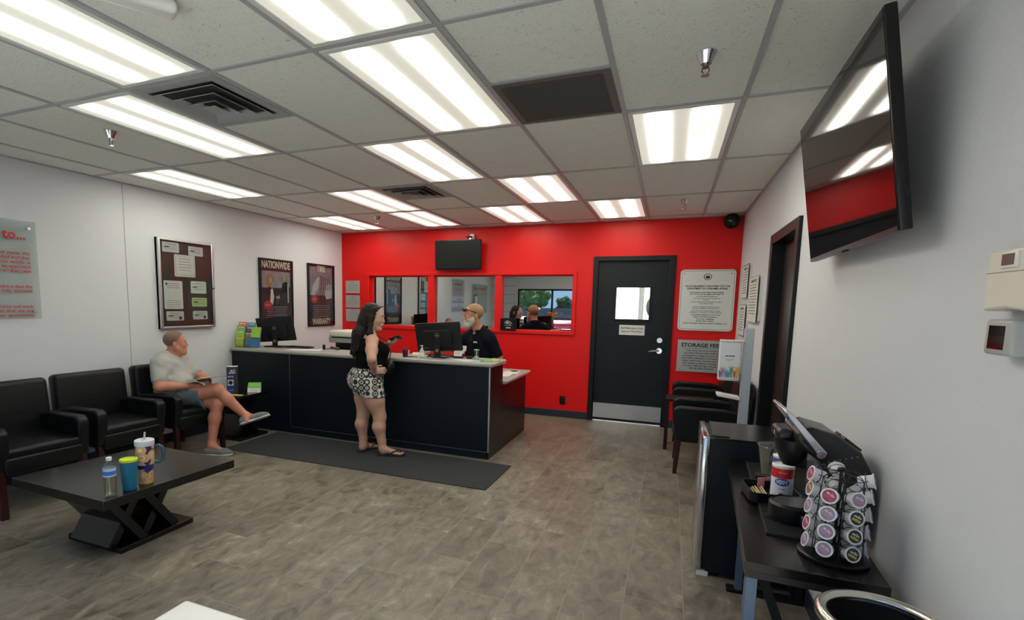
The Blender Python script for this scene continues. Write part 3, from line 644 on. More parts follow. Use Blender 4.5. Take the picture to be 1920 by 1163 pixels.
# thermostat and key box on right wall
s_ = thing('thermostat_cover', 'cream box with small grey window, upper one on the right wall', 'control box', mx=frame((XR, 1.545, 1.62), 'right'))
mb = MB().prism([(-.09, -.075, 0), (-.09, .065, 0), (.12, .065, 0), (.12, -.085, 0), (.07, -.075, 0), (.0, -.068, 0)], (0, 0, .05)); mb.obj('body', CREAMPLA, s_, bevel=.006)
MB().box(-.09, .12, .013, .0145, .0495, .0515).obj('seam', mat('dark_cream_line', (.3, .28, .24), .6), s_, flat=True)  # seam drawn as a thin strip of darker cream
MB().rbox((-.0, .040, .052), (.062, .036, .006), .002, 2).obj('window_frame', WHITEPLA, s_)
MB().box(-.022, .022, .028, .053, .055, .0565).obj('display', mat('display_brown', (.12, .08, .08), .3), s_, flat=True)
s_ = thing('door_sensor', 'grey box with dark glossy square window, lower one on the right wall', 'control box', mx=frame((XR, 1.56, 1.485), 'right'))
MB().rbox((0, 0, .025), (.105, .082, .05), .008, 3).obj('body', mat('light_grey_plastic', (.42, .43, .42), .35), s_)
MB().box(-.033, .028, -.027, .027, .0495, .0515).obj('glossy_window', mat('dark_red_window', (.01, .004, .004), .06), s_, flat=True)
# black award plate on sill
s_ = thing('award_plaque', 'small black plaque with white mountain arc, on the window sill', 'plaque', mx=frame((-2.125, YF-.03, 1.27), 'far'))
MB().box(-.115, .115, -.085, .085, 0, .012).obj('plate', BLKPLA, s_, bevel=.002)
mb = MB(); mb.tube([(-.055, .01, .013), (-.045, .035, .013), (-.015, .052, .013), (.02, .04, .013), (.055, .012, .013)], .003, n=6); mb.prism([(-.04, .012, .0125), (-.01, .04, .0125), (.01, .022, .0125), (.04, .012, .0125)], (0, 0, .0006)); text_into(mb, 'PARTNER', .0, -.012, .018, z=.0125, width=.1); text_into(mb, 'CERTIFIED', .0, -.05, .024, z=.0125, bold=.001, width=.075)
mb.obj('print', PAPER, s_, flat=True)

# ------------------------------------------------------------------ reception counter
CX0, CX1, CY0, CY1 = XL+.003, -1.60, 4.73, 5.12
ct = thing('reception_counter', 'long black panelled reception counter with a lower end section', 'counter', (-3.2, 4.9, 0))
def C(mb, n, m, **k): 
    bmesh.ops.translate(mb.bm, vec=(3.2, -4.9, 0), verts=mb.bm.verts); return mb.obj(n, m, ct, **k)
C(MB().box(-4.90, CX1-.02, CY0, CY1-.02, .0, .93), 'front_panel', LAMBLACK, bevel=.002)
mb = MB().prism([(CX1-.02, CY0, 0), (CX1-.02, 6.09, 0), (CX1-.02, 6.09, .70), (CX1-.02, 5.14, .70), (CX1-.02, 5.14, .93), (CX1-.02, CY0, .93)], (.02, 0, 0))
C(mb, 'end_panel', mat('black_end_laminate', (.005, .004, .005), .28, var=.2, vscale=30, spec=.35), bevel=.001)
C(MB().box(CX1-.012, CX1+.002, CY0-.003, CY0+.008, .07, .93), 'corner_trim', ALU, flat=True)
C(MB().box(-4.066, -4.060, CY0-.002, CY0+.004, .08, .93), 'panel_seam', ALU, flat=True)
C(MB().box(-4.06, CX1-.01, CY0-.003, CY0+.004, .072, .077), 'kick_seam', ALU, flat=True)
C(MB().box(XL+.013, -4.90, CY0, CY1-.02, 0, .93), 'filler_panel', LAMBLACK)
C(MB().box(XL+.013, CX1-.02, 5.48, 5.50, 0, .70).box(-1.95, -1.93, 5.5, 6.07, 0, .70).box(-1.93, CX1-.02, 6.05, 6.07, 0, .70), 'inner_panel', LAMBLACK)
wt = MB().prism([(CX0+.003, 4.70, .93), (-1.565, 4.70, .93), (-1.565, 5.16, .93), (CX0+.003, 5.16, .93)], (0, 0, .045))
bmesh.ops.translate(wt.bm, vec=(3.2, -4.9, -.93), verts=wt.bm.verts)
tag(wt.obj('worktop', COUNTERTOP, loc=(-3.2, 4.9, .93), bevel=.018, seg=4), 'long speckled grey worktop on the high front of the counter', 'worktop')
lt_ = MB().prism([(CX0+.003, 5.165, .70), (-1.565, 5.165, .70), (-1.565, 6.22, .70), (-2.0, 6.22, .70), (-2.0, 5.56, .70), (CX0+.003, 5.56, .70)], (0, 0, .042))
bmesh.ops.translate(lt_.bm, vec=(3.2, -5.3, -.70), verts=lt_.bm.verts)
tag(lt_.obj('worktop', COUNTERTOP, loc=(-3.2, 5.3, .70), bevel=.018, seg=4), 'lower grey desk top stepping down behind the counter end', 'worktop')
t_ = MB().prism([(-1.44, -.40, 0), (1.45, -.38, 0), (1.46, .34, 0), (-1.42, .39, 0)], (0, 0, .008)).obj('floor_mat', MATC, loc=(-2.79, 4.29, 0), bevel=.003)
tag(t_, 'long charcoal carpet mat on the floor before the counter', 'mat')

# ------------------------------------------------------------------ seating
def armchair(lb, loc, rz, group, legm=CHERRY):
    c_ = thing('armchair', lb, 'armchair', loc, rz, group)
    MB().rbox((.03, 0, .365), (.58, .50, .13), .02, 3).obj('seat_base', LEATHER, c_)
    MB().rbox((.04, 0, .455), (.56, .498, .075), .032, 4).obj('seat_cushion', LEATHER, c_)
    R = rot('Y', -6)
    bk = MB().rbox((-.238, 0, .635), (.115, .61, .52), .04, 5, R).obj('backrest', LEATHER, c_)
    MB().box(-.181, -.176, -.29, .29, .655, .659).obj('backrest_seam', BLKMATTE, bk)
    for s in (-1, 1):
        mb = MB().prism([(-.26, s*.30, .33), (.30, s*.30, .33), (.335, s*.30, .56), (.325, s*.30, .615), (.28, s*.30, .64), (-.1, s*.30, .635), (-.26, s*.30, .60)], (0, -s*.085, 0))
        mb.obj('armrest', LEATHER, c_, bevel=.018, seg=4)
        mb = MB()
        for x, tx in ((.27, .02), ): mb.prism([(x-.025, s*.285, .335), (x+.025, s*.285, .335), (x+.035, s*.285, 0), (x+.0, s*.285, 0)], (0, -s*.045, 0))
        mb.obj('leg', legm, c_, bevel=.003)
        MB().prism([(-.27, s*.285, .335), (-.22, s*.285, .335), (-.29, s*.285, 0), (-.325, s*.285, 0)], (0, -s*.045, 0)).obj('leg', legm, c_, bevel=.003)
    return c_
armchair('black leather armchair at far left, cut by the photo edge', (-4.46, 2.235, 0), -.04, 'black leather armchairs along the left wall')
armchair('empty black leather armchair in the middle of the left row', (-4.52, 2.935, 0), -.02, 'black leather armchairs along the left wall')
armchair('black leather armchair in which the man in grey T-shirt sits', (-4.55, 3.655, 0), 0, 'black leather armchairs along the left wall')
armchair('black leather armchair by the right wall, nearer of two', (.405, 5.36, 0), PI, 'black leather armchairs by the right wall')
armchair('black leather armchair in the corner by the red wall, farther of two', (.405, 6.61, 0), PI, 'black leather armchairs by the right wall')
armchair('black armchair against the rear window, seen only mirrored', (-3.55, -.02, 0), PI/2, 'black leather armchairs by the rear window')
armchair('black armchair near the rear glass door, seen only mirrored', (-2.55, -.02, 0), PI/2, 'black leather armchairs by the rear window')
DARKW = mat('near_black_wood', (.014, .005, .006), .4, spec=.3)
# narrow end table by right chairs
t_ = thing('end_table', 'narrow dark wood end table between the two right armchairs', 'table', (.25, 6.09, 0))
MB().box(-.245, .24, -.165, .165, .535, .565).obj('tabletop', DARKW, t_, bevel=.004)
for x in (-.225, .21):
    for y in (-.145, .145): MB().box(x-.018, x+.018, y-.018, y+.018, 0, .535).obj('leg', DARKW, t_, bevel=.003)
for x in (-.225, .21): MB().box(x-.01, x+.01, -.127, .127, .09, .13).obj('stretcher', DARKW, t_)
# side table by counter
t_ = thing('side_table', 'low black side table beside the counter behind the crossed leg', 'table', (-4.52, 4.37, 0))
MB().box(-.24, .24, -.23, .25, .465, .50).obj('tabletop', ESPRESSO, t_, bevel=.003)
MB().box(-.20, .24, -.2, .22, 0, .03).obj('base_plate', ESPRESSO, t_, bevel=.003)
MB().beam((0, -.15, .03), (0, .15, .465), .3, .04, (0, 1, 0)).beam((0, .15, .03), (0, -.15, .465), .3, .04, (0, 1, 0)).obj('cross_support', ESPRESSO, t_)
# coffee table
t_ = thing('coffee_table', 'large low espresso coffee table with lattice pedestal', 'table', (-3.19, 2.19, 0))
MB().prism([(-.48, -.42, .385), (.40, -.44, .385), (.445, .425, .385), (-.40, .44, .385)], (0, 0, .055)).obj('tabletop', ESPRESSO, t_, bevel=.002)
MB().box(-.30, .20, -.23, .28, 0, .035).obj('base_plate', ESPRESSO, t_, bevel=.002)
for (ya, yb) in ((2.125, 1.885), (2.35, 2.10), (1.94, 2.16), (2.15, 2.37)):
    MB().beam((-.03, ya-2.19, .033), (-.03, yb-2.19, .387), .05 if ya > yb else .05, .44 if ya > yb else .36, (1, 0, 0)).obj('support_board', ESPRESSO, t_, bevel=.002)

# ------------------------------------------------------------------ fridge, console table, bin, stand
t_ = thing('mini_fridge', 'black mini fridge with stainless door beside the console table', 'fridge', (.46, 3.378, 0))
def L_(mb, n, m, base, par, **k):
    bmesh.ops.translate(mb.bm, vec=(-base[0], -base[1], -base[2]), verts=mb.bm.verts); return mb.obj(n, m, par, **k)
fb = (.46, 3.378, 0)
L_(MB().box(.268, .715, 3.152, 3.605, .03, .812), 'body', mat('fridge_black_enamel', (.005, .008, .012), .38, bump=.15, bscale=300, spec=.3), fb, t_, bevel=.004)
L_(MB().box(.266, .715, 3.150, 3.607, .812, .822), 'top_panel', ESPRESSO, fb, t_, bevel=.002)
L_(MB().box(.246, .268, 3.158, 3.60, .04, .81), 'door_gasket', BLKPLA, fb, t_)
dr = L_(MB().rbox((.229, 3.378, .425), (.038, .456, .79), .008, 3), 'door', STEEL, fb, t_)
L_(MB().cyl((.205, 3.21, .50), (.205, 3.21, .76), .008).box(.205, .215, 3.203, 3.217, .50, .52).box(.205, .215, 3.203, 3.217, .74, .76), 'handle', ALU, fb, dr)
L_(MB().box(.25, .345, 3.160, 3.19, .822, .832), 'hinge_cover', BLKPLA, fb, t_, bevel=.003)
L_(MB().box(.225, .285, 3.152, 3.17, .0, .03), 'lower_hinge', WHITEPLA, fb, t_)
for x in (.32, .68):
    for y in (3.2, 3.56): L_(MB().cyl((x, y, 0), (x, y, .032), .02, n=12), 'foot', BLKPLA, fb, t_)
kb = (.5, 2.5, 0)
t_ = thing('console_table', 'narrow espresso console table along the right wall under the coffee machine', 'table', kb)
TP = [(.279, 1.885), (.672, 1.873), (.733, 3.135), (.350, 3.140)]
L_(MB().prism([(x, y, .668) for x, y in TP], (0, 0, .032)), 'tabletop', ESPRESSO, kb, t_, bevel=.0015)
L_(MB().prism([(x+dx, y+dy, .643) for (x, y), dx, dy in zip(TP, (.003, -.003, -.003, .003), (.003, .003, -.003, -.003))], (0, 0, .025)), 'apron', mat('espresso_edge', (.02, .018, .017), .35), kb, t_, bevel=.001)
METB = mat('blue_grey_metal', (.13, .19, .30), .3, .6)
for yy, xa in ((1.92, .288), (3.05, .41)):
    L_(MB().box(xa, xa+.036, yy-.02, yy+.02, .0, .643), 'leg', METB, kb, t_, bevel=.002)
    L_(MB().box(min(xa+.33, .69), min(xa+.366, .726), yy-.02, yy+.02, .0, .643), 'leg', BLKMATTE, kb, t_, bevel=.002)
    L_(MB().beam((xa+.05, yy+.0, .02), (xa+.29, yy, .64), .03, .05, (0, 1, 0)).beam((xa+.29, yy+.05, .02), (xa+.05, yy+.05, .64), .03, .05, (0, 1, 0)), 'cross_brace', BLKMATTE, kb, t_)
    L_(MB().box(xa-.04, min(xa+.37, .728), yy-.028, yy+.028, 0, .02), 'foot_bar', BLKMATTE, kb, t_, bevel=.002)
# trash can
t_ = thing('trash_can', 'oval trash can with silver rim at the bottom right corner', 'bin', (.553, 1.562, 0))
MB().lathe([(.09, 0), (.11, .01), (.135, .70), (.14, .735), (.13, .735), (.125, .70), (.10, .02), (.001, .02)], 40).obj('body', BLKMATTE, t_)
MB().tube([(.134*math.cos(q), .134*math.sin(q), .742) for q in (2*PI*i/48 for i in range(48))], .0155, 12, closed=True).obj('rim', mat('satin_nickel_rim', (.62, .60, .54), .22, 1), t_)
MB().lathe([(.119, .60), (.08, .57), (.05, .59), (.001, .575)], 32).obj('bin_liner', mat('pale_blue_bag', (.22, .30, .40), .35, bump=1, bscale=25), t_)
# sanitizer stand
t_ = thing('sanitizer_stand', 'slim white post stand with a picture card of raised coloured hands', 'stand', (.53, 4.3, 0))
MB().box(-.02, .045, -.015, .015, .02, 1.40).obj('post', mat('pale_blue_post', (.52, .56, .64), .35, .2), t_, bevel=.003)
MB().rbox((-.0, .0, .012), (.34, .30, .022), .008, 2).obj('base', WHITEPLA, t_)
MB().prism([(-.172, -.03, .885), (-.02, -.03, .865), (-.02, .10, .865), (-.172, .10, .885)], (0, 0, .02)).obj('drip_tray', WHITEPLA, t_, bevel=.003)
MB().rbox((-.105, -.012, 1.157), (.145, .05, .30), .012, 3).obj('dispenser', WHITEPLA, t_)
MB().box(-.178, -.018, -.045, .0, 1.30, 1.312).obj('top_rail', WHITEPLA, t_, bevel=.002)
card = MB().box(-.172, -.038, -.0395, -.0375, 1.03, 1.295).obj('picture_card', mat('white_card', (.72, .75, .78), .3), t_, flat=True)
fm = Matrix(((1, 0, 0, -.105), (0, 0, -1, -.040), (0, 1, 0, 1.16), (0, 0, 0, 1)))
mb = MB(); text_into(mb, 'germtech', 0, .035, .018, z=.0005, bold=.0006, width=.062, mx=fm); mb.obj('blue_lettering', BLUEINK, card, flat=True)
mb = MB(); text_into(mb, 'hand sanitizing', 0, .012, .008, z=.0005, width=.055, mx=fm); text_into(mb, 'station', 0, .002, .008, z=.0005, width=.04, mx=fm); mb.obj('red_lettering', REDINK, card, flat=True)
for k, (hx, hh, cc) in enumerate(((-.058, .055, (.05, .2, .65)), (-.042, .075, (.62, .22, .12)), (-.02, .06, (.15, .3, .75)), (-.004, .05, (.05, .35, .6)), (.014, .085, (.08, .42, .10)), (.036, .06, (.70, .14, .05)), (.055, .085, (.8, .42, .03)))):
    mb = MB(); y0 = -.125; yt = y0+hh
    mb.prism([fm @ Vector(p) for p in ((hx-.006, y0, .0006+k*.0001), (hx+.006, y0, .0006+k*.0001), (hx+.010, yt-.02, .0006+k*.0001), (hx-.010, yt-.02, .0006+k*.0001))], (0, -.0002, 0))
    for q in range(5):
        a = math.radians(-40+20*q); mb.prism([fm @ Vector((hx-.006+q*.003+dx*math.cos(a)+dy*math.sin(a), yt-.022-dx*math.sin(a)+dy*math.cos(a), .0006+k*.0001)) for dx, dy in ((-.0018, 0), (.0018, 0), (.0014, .022), (-.0014, .022))], (0, -.0002, 0))
    mb.obj('raised_hand_print', mat('hand_print_%d' % k, cc, .5), card, flat=True)
# white cabinet at the bottom edge
t_ = thing('white_pedestal', 'bright white rounded pedestal box at the bottom left edge of the photo', 'pedestal', (-.96, .72, 0))
MB().rbox((0, 0, .34), (.52, .51, .64), .022, 4).obj('body', mat('gloss_white_laminate', (.86, .86, .85), .25), t_)
MB().rbox((0, 0, .683), (.525, .515, .034), .016, 4).obj('top', _m['gloss_white_laminate'], t_)
MB().box(-.22, .22, -.21, .21, 0, .03).obj('plinth', BLKMATTE, t_)

# ------------------------------------------------------------------ coffee station
ZT = .70
t_ = MB().box(-.13, .16, -.50, .50, 0, .008)
for k in range(48): t_.box(-.125, .155, -.49+k*.0205, -.484+k*.0205, .008, .011)
t_ = t_.obj('drip_mat', mat('black_ribbed_rubber', (.012, .013, .014), .55), loc=(.535, 2.645, ZT), rz=-.05, flat=True)
tag(t_, 'black ribbed rubber mat under the coffee machine', 'mat')
bw = thing('coffee_machine', 'black single cup coffee machine with raised silver handle', 'coffee machine', (.575, 2.36, ZT+.011))
mb = MB(); prof = [(-.075, 0), (.145, 0), (.15, .22), (.10, .315), (.02, .372), (-.06, .392), (-.11, .375), (-.115, .335), (-.08, .30), (-.02, .26), (-.015, .05), (-.075, .05)]
mb.prism([(x, -.12, z) for x, z in prof], (0, .24, 0)); mb.obj('body', mat('brewer_black', (.010, .011, .012), .3), bw, bevel=.022, seg=4)
MB().lathe([(.001, 0), (.078, 0), (.08, .01), (.08, .062), (.07, .072), (.066, .066), (.001, .064)], 32, c=(-.085, -.03, 0)).obj('drip_tray', BLKPLA, bw)
MB().lathe([(.001, .0), (.062, .0), (.062, .003), (.001, .003)], 24, c=(-.085, -.03, .067)).obj('drip_grate', mat('grate_grey', (.08, .08, .085), .35, .6), bw)
MB().lathe([(.001, .0), (.028, .002), (.04, .02), (.058, .07), (.062, .105), (.052, .108), (.048, .08), (.001, .07)], 32, c=(-.105, -.05, .225)).obj('pod_holder', BLKPLA, bw)
MB().rbox((-.135, -.01, .345), (.06, .15, .05), .02, 4).obj('brew_head', _m['brewer_black'], bw)
mb = MB(); text_into(mb, 'K', 0, 0, .02, z=0, bold=.001, mx=Matrix.Translation((-.166, -.03, .345)) @ Matrix(((0, 0, -1, 0), (-1, 0, 0, 0), (0, 1, 0, 0), (0, 0, 0, 1)))); mb.obj('emblem', PAPER, bw, flat=True)
SILV = mat('brewer_silver', (.66, .69, .74), .22, .85)
for s in (-1, 1):
    MB().prism([(-.035, s*.121, .29), (-.015, s*.121, .285), (-.01, s*.121, .305), (-.125, s*.121, .435), (-.15, s*.121, .448), (-.14, s*.121, .425)], (0, s*.012, 0)).obj('handle_arm', SILV, bw, bevel=.003)
MB().rbox((-.14, 0, .44), (.035, .25, .014), .006, 3, rot('Y', 35)).obj('handle_bar', SILV, bw)
MB().cyl((-.03, -.138, .297), (-.03, -.12, .297), .014).obj('handle_pivot', CHROME, bw)
mb = MB()
for k in range(6): mb.cyl((.0+k*.017, -.1215, .27+k*.006), (.0+k*.017, -.119, .27+k*.006), .003, n=8)
mb.obj('indicator_dots', mat('grey_dots', (.2, .2, .2), .5), bw, flat=True)
MB().rbox((.085, .0, .33), (.07, .12, .012), .004, 2, rot('Y', 38)).obj('lid_recess', GLOSSBLK, bw)
# tray with stir sticks and creamer
t_ = MB().prism(rrect(.20, .20, .03, z=0), (0, 0, .006)); o1 = rrect(.20, .20, .03); o2 = rrect(.186, .186, .025)
for k in range(len(o1)):
    kk = (k+1) % len(o1)
    t_.prism([(o1[k][0], o1[k][1], .006), (o1[kk][0], o1[kk][1], .006), (o2[kk][0], o2[kk][1], .006), (o2[k][0], o2[k][1], .006)], (0, 0, .036))
t_ = t_.obj('tray', BLKPLA, loc=(.455, 2.575, ZT+.011), rz=.1, flat=True); tag(t_, 'small black tray holding stir sticks and the red creamer can', 'tray')
STICK = mat('birch_wood', (.62, .47, .27), .6)
for k in range(9):
    o = MB().box(-.0025, .0025, -.055, .055, 0, .0016).obj('stir_stick', STICK, loc=(.385+k*.0075, 2.545+.004*(k % 3), ZT+.0185+.004*(k % 2)), rz=.1, flat=True) if k == 0 else copy_tree(o0)
    if k == 0: o0 = o
    o.location = (.385+k*.0065, 2.55+.004*(k % 3), ZT+.020+.006*(k % 4)); o.rotation_euler = (math.radians(4), 0, .1+.02*(k % 3))
    tag(o, 'wooden stir stick lying in the small black tray', 'stir stick', 'wooden stir sticks in the black tray')
def can(lb, loc, topc, fr):
    c_ = thing('creamer_can', lb, 'can', loc)
    MB().lathe([(.001, 0), (.040, 0), (.0415, .004), (.0415, .108), (.001, .108)], 36).obj('wrapper', mat('can_white', (.75, .77, .82), .35), c_)
    MB().lathe([(.0413, .108), (.0418, .11), (.0418, .150), (.001, .150)], 36).obj('upper_band', topc, c_)
    MB().lathe([(.0418, .150), (.0425, .152), (.0425, .160), (.036, .164), (.034, .160), (.001, .160)], 36).obj('lid', WHITEPLA, c_)
    if fr:
        B = Matrix(((1, 0, 0, 0), (0, 0, -1, 0), (0, 1, 0, 0), (0, 0, 0, 1)))
        def wrap(mb, r):
            for v in mb.bm.verts:
                a_ = v.co.x/.0418-1.75; v.co = Vector((math.cos(a_)*(r+v.co.z), math.sin(a_)*(r+v.co.z), v.co.y))
        mb = MB(); n = 24
        rings = [[mb.bm.verts.new((.028*q*math.cos(2*PI*i/n), .092+.017*q*math.sin(2*PI*i/n), .0006)) for i in range(n)] for q in (1, .6, .3)]
        for A_, B_ in zip(rings, rings[1:]):
            for i in range(n): mb.bm.faces.new((A_[i], A_[(i+1) % n], B_[(i+1) % n], B_[i]))
        mb.bm.faces.new(rings[-1]); wrap(mb, .0416); mb.obj('blue_oval', BLUEINK, c_)
        mb = MB(); text_into(mb, "N'JOY", 0, .092, .022, z=.0012, bold=.0008, width=.042, ext=.0001); wrap(mb, .0419); mb.obj('lettering', PAPER, c_)
        mb = MB(); text_into(mb, 'PREMIUM COFFEE', 0, .132, .007, z=.001, width=.03, ext=.0001); wrap(mb, .0419); mb.obj('upper_lettering', PAPER, c_)
        mb = MB(); text_into(mb, 'CREAMER', 0, .062, .009, z=.001, width=.026, ext=.0001); wrap(mb, .0416); mb.obj('lower_lettering', GREYINK, c_)
        mb = MB(); mb.bm.faces.new([mb.bm.verts.new((.012*math.cos(2*PI*i/16), .032+.013*math.sin(2*PI*i/16), .001)) for i in range(16)]); wrap(mb, .0416); mb.obj('cup_picture', mat('coffee_brown_print', (.12, .04, .03), .5), c_)
    return c_
can('red and white creamer can in the small black tray', (.487, 2.52, ZT+.018), mat('can_red', (.62, .02, .02), .35), True)
can('blue and white can behind the red creamer can', (.520, 2.705, ZT+.012), mat('can_blue', (.04, .14, .5), .35), False)
t_ = thing('cup_dispenser', 'clear open plastic container behind the creamer cans', 'container', (.505, 2.83, ZT+.012))
MB().lathe([(.045, .0), (.048, .002), (.072, .17), (.076, .172), (.074, .175), (.070, .170), (.046, .004), (.001, .004)], 36).obj('cup', PET, t_)
MB().lathe([(.001, -.001), (.06, -.001), (.06, .001), (.001, .001)], 30).obj('base_disc', mat('frosted_disc', (.4, .41, .4), .5), t_)
PINK = mat('pink_packet_paper', (.72, .28, .33), .6)
for k in range(4):
    o = MB().box(-.014, .014, -.0015, .0015, 0, .055).obj('sweetener_packet', PINK, loc=(.43+.012*k, 2.66+.008*k, ZT+.0125), rz=.3+.2*k, flat=True)
    tag(o, 'pink sweetener packet standing beside the creamer can', 'packet', 'pink sweetener packets')
o = MB().box(-.03, .03, -.025, .025, 0, .048).obj('packet_caddy', BLKPLA, loc=(.447, 2.735, ZT+.0125), flat=True); tag(o, 'small black caddy behind the pink packets', 'caddy')
# pod carousel
cc_ = (.562, 2.042, ZT)
cr = thing('pod_carousel', 'round black wire carousel stand filled with coffee pods', 'rack', cc_)
MB().lathe([(.001, 0), (.095, 0), (.103, .006), (.103, .012), (.096, .016), (.001, .020)], 48).obj('base', BLKPLA, cr)
MB().cyl((0, 0, .018), (0, 0, .305), .005, n=12).ell((0, 0, .31), (.012, .012, .008)).obj('column', BLKPLA, cr)
PODSTEP = [.032, .093, .154, .215, .268]
NCOL = 7; A0 = -PI/2+math.radians(20)
mbw = MB()
tiltp = math.radians(14)
slots = []
for k in range(NCOL):
    an = A0+2*PI*k/NCOL
    for q, z in enumerate(PODSTEP[:5]): slots.append((k, q, an, z))
for k, q, an, z in slots:
    d = Vector((math.cos(an)*math.cos(tiltp), math.sin(an)*math.cos(tiltp), math.sin(tiltp))); s_ = Vector((-math.sin(an), math.cos(an), 0)); u_ = s_.cross(d)*-1
    cpt = Vector((math.cos(an)*.068, math.sin(an)*.068, z+.016))
    mbw.tube([cpt+(s_*math.cos(w_)+u_*math.sin(w_))*.0265 for w_ in (2*PI*i/16 for i in range(16))], .0013, 5, closed=True)
for k in range(NCOL):
    an = A0+2*PI*(k+.5)/NCOL; mbw.tube([(math.cos(an)*.09, math.sin(an)*.09, .016), (math.cos(an)*.083, math.sin(an)*.083, .15), (math.cos(an)*.07, math.sin(an)*.07, .29), (0, 0, .305)], .0016, 6)
for z in (.07, .19, .29): mbw.tube([(.075*math.cos(w_), .075*math.sin(w_), z) for w_ in (2*PI*i/36 for i in range(36))], .0014, 5, closed=True)
mbw.obj('wire_rings', BLKPLA, cr)
PODW = mat('pod_white', (.74, .75, .78), .35)
POD_L = [mat('pod_lid_lilac', (.33, .22, .34), .4, var=.5, vscale=120), mat('pod_lid_black', (.03, .025, .03), .4, var=.5, vscale=100), mat('pod_lid_rose', (.38, .05, .10), .4, var=.4, vscale=120), mat('pod_lid_brown', (.38, .18, .10), .4, var=.4, vscale=120)]
def make_pod(kind):
    p_ = thing('coffee_pod', '', 'coffee pod')
    MB().lathe([(.001, -.043), (.0165, -.043), (.018, -.040), (.0215, -.004), (.0255, -.002), (.0258, .001), (.0205, .0015)], 24).obj('cup', PODW, p_)
    ld = MB().lathe([(.0208, .001), (.0200, .0018), (.001, .0018)], 24).obj('foil_lid', POD_L[kind], p_)
    mb = MB(); wd = [('un.Go', 'vanilla'), ('onGo', 'lemon'), ('un.Go', 'mocha'), ('onGo', 'hazel')][kind]
    R = Matrix.Rotation(-.5, 4, 'Z')
    text_into(mb, wd[0], 0, .006, .012, z=.0021, bold=.0004, width=.026, mx=R); mb.obj('white_lettering', PAPER, ld, flat=True)
    mb = MB(); mb.box(-.014, .014, -.010, -.002, .0019, .0022); text_into(mb, wd[1], 0, -.006, .008, z=.0023, width=.02)
    bmesh.ops.transform(mb.bm, matrix=R, verts=mb.bm.verts); mb.obj('flavour_band', mat('pod_band_%d' % kind, [(.45, .25, .42), (.45, .42, .06), (.5, .1, .2), (.3, .16, .1)][kind], .5), ld, flat=True)
    return p_
protos = [make_pod(k) for k in range(4)]; used = [False]*4
KN = ['lilac', 'black and yellow', 'rose red', 'brown']
COLN = {0: 'front right column', 1: 'right end column', 6: 'front left column', 5: 'left edge column', 2: 'rear right column', 3: 'rear column', 4: 'rear left column'}
ROWN = ['lowest', 'second lowest', 'middle', 'fourth', 'topmost']
for k, q, an, z in slots:
    if q == 4 and k not in (1, 3, 5): continue
    kind = {0: [1, 1, 1, 0, 0], 1: [2, 2, 0, 3, 3], 6: [0, 0, 0, 2, 0]}.get(k, [0, 2, 0, 3, 0])[q]
    if k in (2, 3, 4, 5): kind = [0, 2, 0, 3, 2][(q+k) % 5]
    p_ = protos[kind] if not used[kind] else copy_tree(protos[kind]); used[kind] = True
    d = Vector((math.cos(an)*math.cos(tiltp), math.sin(an)*math.cos(tiltp), math.sin(tiltp))); s_ = Vector((-math.sin(an), math.cos(an), 0)); u_ = d.cross(s_)
    pos = Vector(cc_)+Vector((math.cos(an)*.088, math.sin(an)*.088, z+.021))
    p_.matrix_world = Matrix(((s_.x, u_.x, d.x, pos.x), (s_.y, u_.y, d.y, pos.y), (s_.z, u_.z, d.z, pos.z), (0, 0, 0, 1)))
    tag(p_, 'coffee pod with %s lid, %s in %s' % (KN[kind], ROWN[q], COLN[k]), 'coffee pod', 'coffee pods on the carousel')
for kk, (dx, dy, fl) in enumerate(()):
    p_ = copy_tree(protos[0]); p_.location = (cc_[0]+dx*1.9, cc_[1]+dy, ZT+.30+.0) ; p_.rotation_euler = (PI+.25*(1 if kk else -1), .35*(1 if kk else -1), 0)
    tag(p_, ['white coffee pod turned upside down on top of the carousel, right one', 'white coffee pod turned upside down on top of the carousel, left one'][kk], 'coffee pod', 'coffee pods on the carousel')

# ------------------------------------------------------------------ things on the coffee table
TZ = .44
t_ = thing('water_bottle', 'small clear water bottle with blue label on the coffee table', 'bottle', (-2.842, 1.826, TZ))
MB().lathe([(.001, .003), (.026, 0), (.031, .006), (.031, .03), (.029, .036), (.031, .045), (.029, .055), (.031, .065), (.029, .075), (.031, .085), (.028, .11), (.032, .125), (.032, .16), (.026, .18), (.012, .20), (.012, .207), (.001, .207)], 32).obj('bottle', PET, t_)
wm, t, b = node_mat('water', .0); t.nodes.remove(b); w1 = clear_mat('drinking_water', (.78, .82, .66), .5)
MB().lathe([(.001, .006), (.027, .006), (.0285, .03), (.028, .11), (.001, .11)], 24).obj('water', w1, t_)
MB().lathe([(.0325, .118), (.0325, .165)], 32).obj('label', mat('pale_blue_label', (.50, .60, .80), .3), t_)
MB().lathe([(.0328, .125), (.0328, .148)], 32).obj('label_band', mat('blue_label_band', (.05, .16, .60), .3), t_)
MB().lathe([(.001, .205), (.014, .205), (.0145, .222), (.001, .223)], 24).obj('cap', WHITEPLA, t_)
t_ = thing('tumbler', 'blue tumbler with bright yellow lid on the coffee table', 'cup', (-2.846, 1.940, TZ))
MB().lathe([(.001, 0), (.033, 0), (.035, .004), (.044, .155), (.0455, .17), (.001, .17)], 36).obj('cup', mat('tumbler_blue', (.012, .16, .30), .35), t_)
MB().lathe([(.0455, .168), (.047, .172), (.046, .182), (.040, .184), (.038, .178), (.001, .176)], 36).obj('lid', mat('lime_lid', (.62, .72, .02), .35), t_)
t_ = thing('insulated_mug', 'tall sunflower patterned mug with white lid, straw and blue handle', 'cup', (-2.865, 2.055, TZ))
SUNF, t, b = node_mat('sunflower_print', .3)
